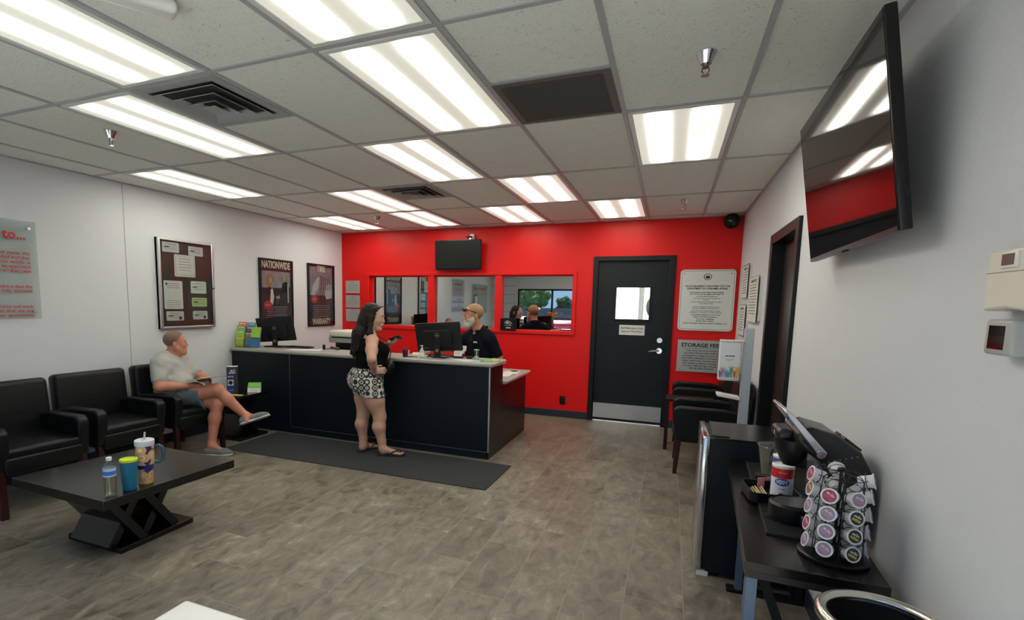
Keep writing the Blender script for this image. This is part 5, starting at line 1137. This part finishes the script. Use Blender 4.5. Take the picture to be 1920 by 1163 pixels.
def head_prims(B, c, f, up=(0, 0, 1), s=1., jaw=1., female=False):
    f, l, u = basis(f, up); c = Vector(c)
    R = np.array([[f[i], l[i], u[i]] for i in range(3)])
    W_ = lambda a, b_, d: c+(f*a+l*b_+u*d)*s
    B.e(W_(-.012, 0, .045), (.098*s, .076*s, .084*s), R, .02, 'head')
    B.e(W_(.035, 0, -.015), (.060*s, .060*s, .085*s), R, .03, 'head')
    for q in (-1, 1):
        B.c(W_(.005, .048*q*jaw, -.045), W_(.062, .018*q, -.095), .024*s*jaw, .020*s, .03, 'head')
        B.e(W_(.062, .034*q, -.022), (.026*s, .022*s, .026*s), R, .02, 'head')
        B.e(W_(-.010, .083*q, -.004), (.020*s, .011*s, .033*s), R, .006, 'ear')
        B.sub(W_(.102, .032*q, .012), (.016*s, .018*s, .011*s), R, .012)
        B.e(W_(.083, .031*q, .010), (.0125*s, .0125*s, .0125*s), R, .004, 'head')
    B.e(W_(.078, 0, -.100), (.020*s, .024*s, .018*s), R, .02, 'head')
    B.c(W_(.086, -.03, .030), W_(.086, .03, .030), .0125*s, .0125*s, .015, 'head')
    B.c(W_(.092, 0, .014), W_(.106, 0, -.020), .007*s, .0115*s, .010, 'head')
    for q in (-1, 1): B.e(W_(.100, .011*q, -.027), (.010*s, .008*s, .008*s), R, .006, 'head')
    B.c(W_(.091, -.018, -.055), W_(.091, .018, -.055), .0075*s, .0075*s, .006, 'head'); B.c(W_(.096, -.01, -.054), W_(.096, .01, -.054), .006*s, .006*s, .006, 'head')
    B.c(W_(.089, -.016, -.068), W_(.089, .016, -.068), .008*s, .008*s, .006, 'head')
    return W_, R
def face_parts(W_, R, par, s, browm=BROW, lips=True):
    f = Vector(R[:, 0]); R3 = Matrix([list(r) for r in R])
    for q in (-1, 1):
        MBP(MB().ell(W_(.0865, .031*q, .010), (.0115*s, .0125*s, .0075*s), R3, 14), 'eye', EYEW, par)
        MBP(MB().ell(W_(.0965, .031*q, .010), (.0035*s, .0055*s, .0055*s), R3, 12), 'iris', IRISM, par)
        MBP(MB().tube([W_(.094, .014*q, .032), W_(.098, .028*q, .038), W_(.090, .047*q, .032)], [.0025*s, .004*s, .002*s], 6), 'eyebrow', browm, par)
    if lips: MBP(MB().tube([W_(.088, -.021, -.060), W_(.099, -.008, -.057), W_(.099, .008, -.057), W_(.088, .021, -.060)], [.002*s, .005*s, .005*s, .002*s], 8), 'lips', LIPM, par)
def MBP(mb, n, m, par):
    bmesh.ops.translate(mb.bm, vec=-Vector(par.location), verts=mb.bm.verts); return mb.obj(n, m, par)
def hand_prims(B, wr, d, nrm, side, curl=25, s=1., spread=1., thumb_in=.8, first=10, t='hand'):
    d = Vector(d).normalized(); nrm = Vector(nrm); nrm = (nrm-d*nrm.dot(d)).normalized(); lat = d.cross(nrm)*side; wr = Vector(wr)
    R = np.array([[d[i], lat[i], nrm[i]] for i in range(3)])
    B.c(wr-d*.01, wr+d*.03*s, .024*s, .022*s, .02, t)
    B.e(wr+d*.05*s, (.046*s, .040*s, .017*s), R, .012, t)
    for k, (o, ln, rd) in enumerate(((.029, .068, .0095), (.010, .076, .0098), (-.010, .070, .0092), (-.028, .056, .0082))):
        p = wr+d*(.080 if k in (1, 2) else .074)*s+lat*o*s*1.02; dd = (d+lat*(o*3*spread)).normalized(); a = first
        for j, fr_ in enumerate((.45, .32, .25)):
            dd2 = (dd*math.cos(math.radians(a))-nrm*math.sin(math.radians(a))).normalized(); q = p+dd2*ln*fr_*s
            B.c(p, q, rd*s*(1-.08*j), rd*s*(1-.08*(j+1)), .004, t); p = q; a += curl
    p = wr+d*.018*s+lat*.024*s; q = p+(d*.55+lat*thumb_in-nrm*.25).normalized()*.036*s; r2 = q+(d*.9+lat*.25-nrm*.3).normalized()*.030*s; r3 = r2+(d*.95-nrm*.35).normalized()*.022*s
    B.c(p, q, .0145*s, .012*s, .012, t); B.c(q, r2, .0115*s, .0105*s, .004, t); B.c(r2, r3, .0105*s, .009*s, .004, t)
def sel(B, *ts): return [p for p in B.p if (p[-1] in ts)]

def shoe(par, heel, toe, up=(0, 0, 1), m=SHOEG, s=1., nm='shoe'):
    heel, toe = Vector(heel), Vector(toe); d = (toe-heel).normalized(); u = Vector(up); u = (u-d*u.dot(d)).normalized(); l = u.cross(d); L = (toe-heel).length
    b = Body(); t = 'x'; R = np.array([[d[i], l[i], u[i]] for i in range(3)])
    b.e(heel+d*.05+u*.042, (.060*s, .040*s, .046*s), R, .03, t); b.e(heel+d*(L*.55)+u*.038, (L*.30, .044*s, .034*s), R, .04, t); b.e(heel+d*(L-.065)+u*.028, (.068*s, .046*s, .026*s), R, .04, t)
    o = sdf_mesh(nm, b.p, m, par, h=.004, cuts=((-u, -(heel+u*.014).dot(u)),))
    b = Body(); b.e(heel+d*.05+u*.010, (.066*s, .044*s, .022), R, .02, t); b.e(heel+d*(L*.5)+u*.010, (L*.38, .040*s, .018), R, .03, t); b.e(heel+d*(L-.06)+u*.010, (.066*s, .052*s, .020), R, .03, t)
    so_ = sdf_mesh('sole', b.p, SOLE, o, h=.004, cuts=((-u, -(heel).dot(u)), (u, (heel+u*.020).dot(u)))); so_.matrix_parent_inverse = Matrix.Identity(4)
    return o

# ---- seated man ------------------------------------------------------
PM = thing('person', 'seated man in light grey T-shirt and slate shorts, legs crossed, holding a clipboard', 'person', (-4.50, 3.68, 0))
B = Body()
Wh, Rh = head_prims(B, (-4.585, 3.672, 1.100), (.60, .78, .02), s=.98, jaw=1.12)
B.c((-4.62, 3.64, .95), (-4.60, 3.66, 1.04), .062, .058, .03, 'neck'); B.c((-4.57, 3.69, 1.02), (-4.545, 3.72, 1.03), .035, .03, .03, 'neck')
tf, tl_, tu = basis((.85, .35, 0)); TR = np.array([[tf[i], tl_[i], tu[i]] for i in range(3)]); tR = Vector((-4.63, 3.63, 0))
T = lambda a, b_, z: tR+tf*a+tl_*b_+Vector((0, 0, z))
B.e(T(.0, 0, .855), (.125, .175, .13), TR, .06, 'torso'); B.e(T(.05, 0, .69), (.155, .175, .13), TR, .08, 'torso'); B.e(T(.02, 0, .565), (.15, .18, .09), TR, .08, 'torso')
B.c(T(0, -.135, .925), T(0, .135, .925), .062, .062, .05, 'torso'); B.c(T(-.01, -.06, .96), T(-.01, .06, .96), .052, .052, .05, 'torso')
shR, elR, wrR = Vector((-4.575, 3.475, .905)), Vector((-4.485, 3.392, .705)), Vector((-4.345, 3.59, .700))
shL, elL, wrL = Vector((-4.66, 3.80, .915)), Vector((-4.50, 3.885, .735)), Vector((-4.31, 3.78, .755))
for s_, e_, w_, tg in ((shR, elR, wrR, 'R'), (shL, elL, wrL, 'L')):
    B.c(s_, e_, .060, .047, .04, 'uarm'); B.c(s_, s_+(e_-s_)*.62, .062, .055, .04, 'sleeve'); B.c(e_, e_+(w_-e_)*.4, .046, .044, .02, 'farm'); B.c(e_+(w_-e_)*.4, w_, .044, .028, .02, 'farm')
hand_prims(B, wrR, (.30, .62, .12), (.25, -.1, 1), -1, curl=30, s=.95, first=12)
hand_prims(B, wrL, (.55, -.35, .02), (.2, .1, 1), 1, curl=28, s=.95, first=14)
hipR, knR, anR = Vector((-4.57, 3.56, .545)), Vector((-4.125, 3.745, .655)), Vector((-3.915, 3.905, .375))
hipL, knL, anL = Vector((-4.57, 3.735, .54)), Vector((-4.135, 3.755, .51)), Vector((-4.160, 3.685, .105))
B.c(hipR, knR, .088, .062, .04, 'thigh'); B.c(knR, knR+(anR-knR)*.35, .060, .056, .03, 'shin'); B.c(knR+(anR-knR)*.35, anR, .056, .036, .03, 'shin')
B.c(hipL, knL, .088, .060, .02, 'thigh2'); B.c(knL, knL+(anL-knL)*.35+Vector((-.012, 0, 0)), .058, .058, .03, 'shin'); B.c(knL+(anL-knL)*.35+Vector((-.012, 0, 0)), anL, .056, .036, .03, 'shin')
B.c(anR, (-3.86, 4.03, .345), .034, .026, .03, 'foot'); B.c(anR, (-3.885, 3.875, .335), .032, .028, .03, 'foot')
B.c(anL, (-4.05, 3.735, .03), .034, .022, .03, 'foot'); B.c(anL, (-4.185, 3.67, .04), .032, .028, .03, 'foot')
sk = sdf_mesh('skin', B.p, SKINR, PM, h=.005)
face_parts(Wh, Rh, PM, .98, HAIRG)
f_, l_, u_ = [Vector(Rh[:, i]) for i in range(3)]
def pl(n, p): n = n.normalized(); return (n, n.dot(p))
sdf_mesh('cropped_hair', sel(B, 'head'), HAIRG, PM, h=.004, infl=.003, cuts=(pl(f_*.80-u_*.60, Wh(.022, 0, .045)), pl(-u_-f_*.25, Wh(-.05, 0, -.055))))
sdf_mesh('t_shirt', sel(B, 'torso')+[p for p in sel(B, 'sleeve')], TEE, PM, h=.005, infl=.016, noise=(34, .0045), cuts=(((0, 0, -1), -.50),), holes=[('e', V3((-4.60, 3.665, 1.045)), V3((.075, .075, .055)), np.eye(3), 0, 0, '')])
shp = [('c', V3(hipR), V3(hipR+(knR-hipR)*.70), .090, .090, .05, ''), ('c', V3(hipL), V3(hipL+(knL-hipL)*.80), .090, .082, .05, ''), ('e', V3(T(.0, 0, .55)), V3((.16, .19, .085)), TR, .06, 0, '')]
dK = (knR-hipR).normalized()
sdf_mesh('shorts', shp, SHORTS, PM, h=.005, infl=.012, noise=(28, .003), cuts=(pl(dK, hipR+dK*.335), ((0, 0, 1), .655)))
shoe(PM, (-3.915, 3.838, .300), (-3.795, 4.105, .350), (-.45, .0, .85))
shoe(PM, (-4.225, 3.645, .0), (-3.985, 3.775, .0))
cb = thing('clipboard', 'clipboard with papers on the lap of the seated man', 'clipboard', mx=Matrix.Translation((-4.225, 3.715, .765)) @ Matrix.Rotation(.55, 4, 'Z') @ Matrix.Rotation(-.12, 4, 'Y') @ Matrix.Rotation(-.10, 4, 'X'))
MB().box(-.155, .155, -.115, .115, 0, .004).obj('board', mat('brown_board', (.12, .10, .08), .5), cb, flat=True)
MB().box(-.14, .145, -.105, .105, .0045, .007).obj('papers', PAPER, cb, flat=True)
MB().box(-.03, .05, .03, .10, .0075, .0085).obj('green_note', LIME, cb, flat=True)
MB().rbox((-.135, 0, .010), (.02, .09, .012), .004, 2).obj('clip', CHROME, cb)

# ---- standing woman --------------------------------------------------
PW = thing('person', 'woman with long dark hair, black tank top and patterned shorts, standing at the counter', 'person', (-2.78, 4.45, 0))
B = Body(); s = 1.06
Wh, Rh = head_prims(B, (-2.778, 4.485, 1.392), (.95, .27, -.14), s=s, jaw=.84)
ff, fl_, fu = basis((.66, .75, 0)); FR = np.array([[ff[i], fl_[i], fu[i]] for i in range(3)]); O_ = Vector((-2.805, 4.455, 0))
T = lambda a, b_, z: O_+ff*a+fl_*b_+Vector((0, 0, z))
B.c(T(-.005, 0, 1.18), (-2.79, 4.475, 1.31), .056, .050, .03, 'neck')
B.e(T(-.02, 0, .77), (.145, .195, .13), FR, .06, 'pelvis'); 
for q in (-1, 1): B.e(T(-.085, .08*q, .755), (.115, .105, .115), FR, .05, 'pelvis')
B.e(T(.0, 0, .93), (.135, .165, .12), FR, .07, 'torso'); B.e(T(.07, 0, .90), (.10, .14, .11), FR, .07, 'torso'); B.e(T(-.005, 0, 1.08), (.115, .155, .13), FR, .06, 'torso')
for q in (-1, 1): B.e(T(.10, .065*q, 1.06), (.075, .078, .075), FR, .04, 'torso')
B.c(T(0, -.125, 1.175), T(0, .125, 1.175), .050, .050, .05, 'shoulder'); B.c(T(-.01, -.05, 1.20), T(-.01, .05, 1.20), .045, .045, .05, 'shoulder')
shR, elR, wrR = Vector((-2.705, 4.335, 1.165)), Vector((-2.605, 4.175, 1.005)), Vector((-2.665, 4.315, .872))
shL, elL, wrL = Vector((-2.905, 4.580, 1.165)), Vector((-2.830, 4.755, 1.055)), Vector((-2.690, 4.675, 1.125))
for s_, e_, w_ in ((shR, elR, wrR), (shL, elL, wrL)):
    B.c(s_, s_+(e_-s_)*.5, .056, .056, .04, 'arm'); B.c(s_+(e_-s_)*.5, e_, .056, .043, .03, 'arm'); B.c(e_, e_+(w_-e_)*.35, .043, .041, .02, 'arm'); B.c(e_+(w_-e_)*.35, w_, .041, .026, .02, 'arm')
hand_prims(B, wrR, (.85, .45, .10), (.35, -.9, .35), -1, curl=22, s=.88, first=18)
hand_prims(B, wrL, (.80, -.25, .25), (.1, .35, -.9), 1, curl=38, s=.86, first=8)
kR, aR = Vector((-2.655, 4.405, .400)), Vector((-2.612, 4.385, .080)); kL, aL = Vector((-2.895, 4.475, .385)), Vector((-2.868, 4.430, .075))
hR, hL = T(-.02, -.10, .70), T(-.02, .10, .70)
for h_, k_, a_ in ((hR, kR, aR), (hL, kL, aL)):
    B.c(h_, h_+(k_-h_)*.45, .115, .098, .03, 'thigh'); B.c(h_+(k_-h_)*.45, k_, .098, .064, .03, 'thigh')
    cf = k_+(a_-k_)*.32+Vector((-.012, -.012, 0)); B.c(k_, cf, .060, .064, .03, 'shin'); B.c(cf, k_+(a_-k_)*.78, .064, .042, .03, 'shin'); B.c(k_+(a_-k_)*.78, a_, .042, .037, .02, 'shin')
def bare_foot(a_, hl, toe, side):
    a_, hl, toe = Vector(a_), Vector(hl), Vector(toe); d = (toe-hl).normalized(); l = Vector((0, 0, 1)).cross(d)
    B.c(a_, hl+d*.035+Vector((0, 0, .04)), .036, .032, .03, 'foot'); B.c(a_+d*.02-Vector((0, 0, .01)), hl+d*.16+Vector((0, 0, .035)), .034, .024, .03, 'foot')
    B.e(hl+d*.165+Vector((0, 0, .030)), (.045, .042, .018), np.array([[d[i], l[i], (0, 0, 1)[i]] for i in range(3)]), .02, 'foot')
    for k, (o, ln, r_) in enumerate(((.028, .045, .013), (.010, .044, .0095), (-.006, .038, .009), (-.021, .030, .0085), (-.034, .022, .008))):
        p = hl+d*.188+l*o*side+Vector((0, 0, .026)); B.c(p, p+d*ln-Vector((0, 0, .003)), r_, r_*.9, .004, 'foot')
bare_foot(aR, (-2.638, 4.372, .01), (-2.395, 4.462, .01), 1); bare_foot(aL, (-2.885, 4.385, .01), (-2.790, 4.625, .01), -1)
sdf_mesh('skin', B.p, SKINW, PW, h=.005)
face_parts(Wh, Rh, PW, s)
sdf_mesh('tank_top', sel(B, 'torso')+[p for p in sel(B, 'pelvis')]+[('c', V3(T(0, -.085, 1.165)), V3(T(0, .085, 1.165)), .052, .052, .04, '')], TANK, PW, h=.005, infl=.012, noise=(26, .003), cuts=(((0, 0, -1), -.865),),
    holes=[('e', V3(T(.03, 0, 1.26)), V3((.10, .085, .075)), FR, 0, 0, '')])
sdf_mesh('patterned_shorts', sel(B, 'pelvis')+[p for p in sel(B, 'thigh')]+[('e', V3(T(0, 0, .86)), V3((.14, .175, .06)), FR, .05, 0, '')], PATT, PW, h=.005, infl=.012, noise=(30, .0025), cuts=(((0, 0, -1), -.605), ((0, 0, 1), .890)))
hr = Body(); f_, l_, u_ = [Vector(Rh[:, i]) for i in range(3)]
hr.e(Wh(-.024, 0, .050), (.101*s, .084*s, .090*s), Rh, .03)
hr.e(Wh(-.055, 0, -.03), (.075*s, .090*s, .10*s), Rh, .04)
bk_ = Vector((-.55, -.80, 0)).normalized()
P0 = Wh(-.07, 0, -.03)
hr.c(P0, (-2.89, 4.39, 1.22), .070, .062, .05).c((-2.89, 4.39, 1.22), (-2.935, 4.335, 1.04), .062, .022, .04).c((-2.865, 4.375, 1.24), (-2.865, 4.318, 1.07), .052, .014, .04).c((-2.925, 4.43, 1.24), (-2.985, 4.395, 1.03), .052, .014, .04).c((-2.90, 4.40, 1.20), (-2.905, 4.325, .995), .045, .010, .04)
hr.c(Wh(.0, -.075, .0), (-2.75, 4.375, 1.235), .026, .024, .04).c((-2.75, 4.375, 1.235), (-2.735, 4.345, 1.13), .026, .015, .04)
hr.c(Wh(.02, .078, .0), (-2.86, 4.60, 1.22), .024, .022, .03)
sdf_mesh('long_hair', hr.p, HAIRD, PW, h=.0045, noise=(70, .003), holes=[('e', V3(Wh(.098, -.0, -.045)), V3((.074, .078, .10)), Rh, 0, 0, '')])
def flipflop(hl, toe, side):
    hl, toe = Vector(hl), Vector(toe); d = (toe-hl).normalized(); l = Vector((0, 0, 1)).cross(d)
    m_ = Matrix(((d.x, l.x, 0, hl.x), (d.y, l.y, 0, hl.y), (0, 0, 1, .008), (0, 0, 0, 1)))
    out_ = [(-.02, -.028), (-.028, 0), (-.02, .028), (.06, .034), (.13, .038), (.20, .048), (.245, .030), (.255, .0), (.24, -.032), (.19, -.048), (.12, -.040), (.05, -.034)]
    ff_ = MBP(MB().prism([m_ @ Vector((x, y, 0)) for x, y in out_], (0, 0, .018)), 'flip_flop', RUBBER, PW)
    for q in (-1, 1): MBP(MB().tube([m_ @ Vector(p) for p in ((.215, .008*side, .045), (.18, .022*q+.004, .062), (.13, .042*q, .052), (.10, .046*q, .02))], .006, 6), 'strap', RUBBER, PW)
flipflop((-2.630, 4.372, 0), (-2.395, 4.462, 0), 1); flipflop((-2.880, 4.388, 0), (-2.790, 4.625, 0), -1)
bg_ = Body(); bg_.e((-2.575, 4.47, .905), (.045, .075, .075), Matrix(((.9, -.43, 0), (.43, .9, 0), (0, 0, 1))), .02)
ob = sdf_mesh('handbag', bg_.p, LEATHER, None, h=.004); tag(ob, 'small black shoulder bag hanging in front of the woman at the counter', 'bag')
sb = MB().tube([(-2.585, 4.475, .965), (-2.60, 4.53, 1.05), (-2.68, 4.56, 1.16), (-2.80, 4.56, 1.228), (-2.86, 4.50, 1.235)], .006, 6).obj('strap', LEATHER, ob)
ph = thing('phone', 'dark smartphone held in front of the woman at the counter', 'phone', mx=Matrix.Translation((-2.612, 4.645, 1.178)) @ Matrix.Rotation(-.25, 4, 'Z') @ Matrix.Rotation(-.32, 4, 'Y') @ Matrix.Rotation(-.5, 4, 'X'))
MB().rbox((0, 0, 0), (.15, .074, .009), .004, 2).obj('case', mat('plum_phone_case', (.05, .03, .06), .35), ph)
MB().box(-.07, .07, -.034, .034, .0046, .0052).obj('screen', GLOSSBLK, ph, flat=True)
sg_ = thing('sunglasses', 'dark sunglasses pushed up on the long dark hair', 'sunglasses', (0, 0, 0))
sg_.location = Wh(.045, 0, .125)
MBP(MB().tube([Wh(.0, -.093, .085), Wh(.07, -.055, .118), Wh(.082, 0, .122), Wh(.07, .055, .118), Wh(.0, .093, .085)], .005, 6), 'frame', BLKPLA, sg_)

# ---- man behind the counter -----------------------------------------
PB = thing('person', 'bearded man in black polo shirt behind the counter monitor', 'person', (-2.10, 5.80, 0))
B = Body(); s = 1.12
Wh, Rh = head_prims(B, (-2.155, 5.700, 1.405), (-.84, -.54, -.06), s=s, jaw=1.15)
ff, fl_, fu = basis((-.45, -.89, 0)); FR = np.array([[ff[i], fl_[i], fu[i]] for i in range(3)]); O_ = Vector((-2.095, 5.76, 0))
T = lambda a, b_, z: O_+ff*a+fl_*b_+Vector((0, 0, z))
B.c(T(.0, 0, 1.18), (-2.135, 5.715, 1.32), .066, .062, .05, 'neck')
B.e(T(.0, 0, 1.05), (.12, .18, .15), FR, .06, 'torso'); B.e(T(.02, 0, .88), (.125, .17, .14), FR, .08, 'torso'); B.e(T(.0, 0, .76), (.12, .165, .11), FR, .07, 'torso')
B.c(T(0, -.15, 1.155), T(0, .15, 1.155), .062, .062, .05, 'torso')
for q in (-1, 1): B.c(T(-.01, .03*q, 1.235), T(-.01, .13*q, 1.175), .048, .052, .05, 'torso')
shR, elR, wrR = T(.01, -.185, 1.135), Vector((-2.405, 5.50, 1.03)), Vector((-2.44, 5.245, 1.035))
shL, elL, wrL = T(.0, .185, 1.13), Vector((-1.835, 5.72, .915)), Vector((-1.945, 5.55, .80))
for s_, e_, w_ in ((shR, elR, wrR), (shL, elL, wrL)):
    B.c(s_, e_, .058, .046, .04, 'arm'); B.c(s_, s_+(e_-s_)*.78, .062, .055, .04, 'sleeve'); B.c(e_, e_+(w_-e_)*.4, .045, .043, .02, 'arm'); B.c(e_+(w_-e_)*.4, w_, .043, .030, .02, 'arm')
hand_prims(B, wrR, (-.35, -.75, -.18), (0, -.2, 1), 1, curl=24, s=1.0, first=10)
hand_prims(B, wrL, (-.2, -.5, -.05), (0, 0, 1), -1, curl=20, s=1.0)
for q in (-1, 1): B.c(T(0, .09*q, .70), T(.03, .10*q, .40), .085, .062, .03, 'leg'); B.c(T(.03, .10*q, .40), T(-.02, .10*q, .07), .058, .04, .03, 'leg'); B.c(T(-.02, .10*q, .05), T(.12, .11*q, .03), .036, .028, .03, 'leg')
sdf_mesh('skin', B.p, SKINM, PB, h=.005)
face_parts(Wh, Rh, PB, s, HAIRG, lips=False)
sdf_mesh('polo_shirt', sel(B, 'torso', 'sleeve'), NAVY, PB, h=.005, infl=.014, noise=(25, .0035), cuts=(((0, 0, -1), -.70),), holes=[('e', V3((-2.137, 5.705, 1.315)), V3((.080, .080, .065)), np.eye(3), 0, 0, '')])
cl = Body(); 
for q in (-1, 1): cl.c(T(-.05, .07*q, 1.275), T(.085, .035*q, 1.225), .018, .016, .02)
sdf_mesh('collar', cl.p, NAVY, PB, h=.004)
sdf_mesh('trousers', [p for p in sel(B, 'leg')]+[('e', V3(T(0, 0, .76)), V3((.12, .165, .10)), FR, .05, 0, '')], mat('black_trouser', (.012, .012, .014), .9), PB, h=.006, infl=.014, cuts=(((0, 0, 1), .80), ((0, 0, -1), -.05)))
f_, l_, u_ = [Vector(Rh[:, i]) for i in range(3)]
sdf_mesh('cropped_hair', sel(B, 'head'), HAIRS, PB, h=.004, infl=.003, cuts=(pl(f_*.85-u_*.52, Wh(.018, 0, .040)), pl(-u_-f_*.25, Wh(-.05, 0, -.055))))
bd = Body(); bd.e(Wh(.070, 0, -.098), (.034*s, .042*s, .034*s), Rh, .03, 'head')
sdf_mesh('beard', sel(B, 'head')+bd.p, BEARD, PB, h=.004, infl=.006, noise=(190, .002), cuts=(pl(u_*.94+f_*.34, Wh(.100, 0, -.036)), pl(-f_, Wh(.010, 0, 0))), holes=[('e', V3(Wh(.105, 0, -.060)), V3((.018, .017, .0055)), Rh, 0, 0, '')])
nm = MB(); pb_ = T(.135, .085, 1.105); nm.rbox(pb_+ff*.012, (.06, .006, .016), .002, 1, Matrix(((fl_.x, ff.x, 0), (fl_.y, ff.y, 0), (0, 0, 1)))); MBP(nm, 'name_tag', CERTP, PB)
for z in (1.17, 1.13): MBP(MB().ell(T(.132, 0, z), (.006, .006, .006)), 'button', GREYINK, PB)
sg_ = thing('sunglasses', 'black sunglasses resting on the forehead of the bearded man', 'sunglasses', (0, 0, 0)); sg_.location = Wh(.09, 0, .075)
mb = MB()
for q in (-1, 1): mb.ell(Wh(.094, .034*q, .070), (.012*s, .030*s, .020*s), Matrix([list(r) for r in Rh]), 16)
MBP(mb, 'lens', GLOSSBLK, sg_)
MBP(MB().tube([Wh(-.02, -.086, .035), Wh(.05, -.076, .060), Wh(.09, -.05, .083), Wh(.103, 0, .080), Wh(.09, .05, .083), Wh(.05, .076, .060), Wh(-.02, .086, .035)], .005, 6), 'frame', BLKPLA, sg_)

for o in list(COL.objects):
    if o.type == 'MESH' and not o.data.materials: o.data.materials.append(BLKPLA)
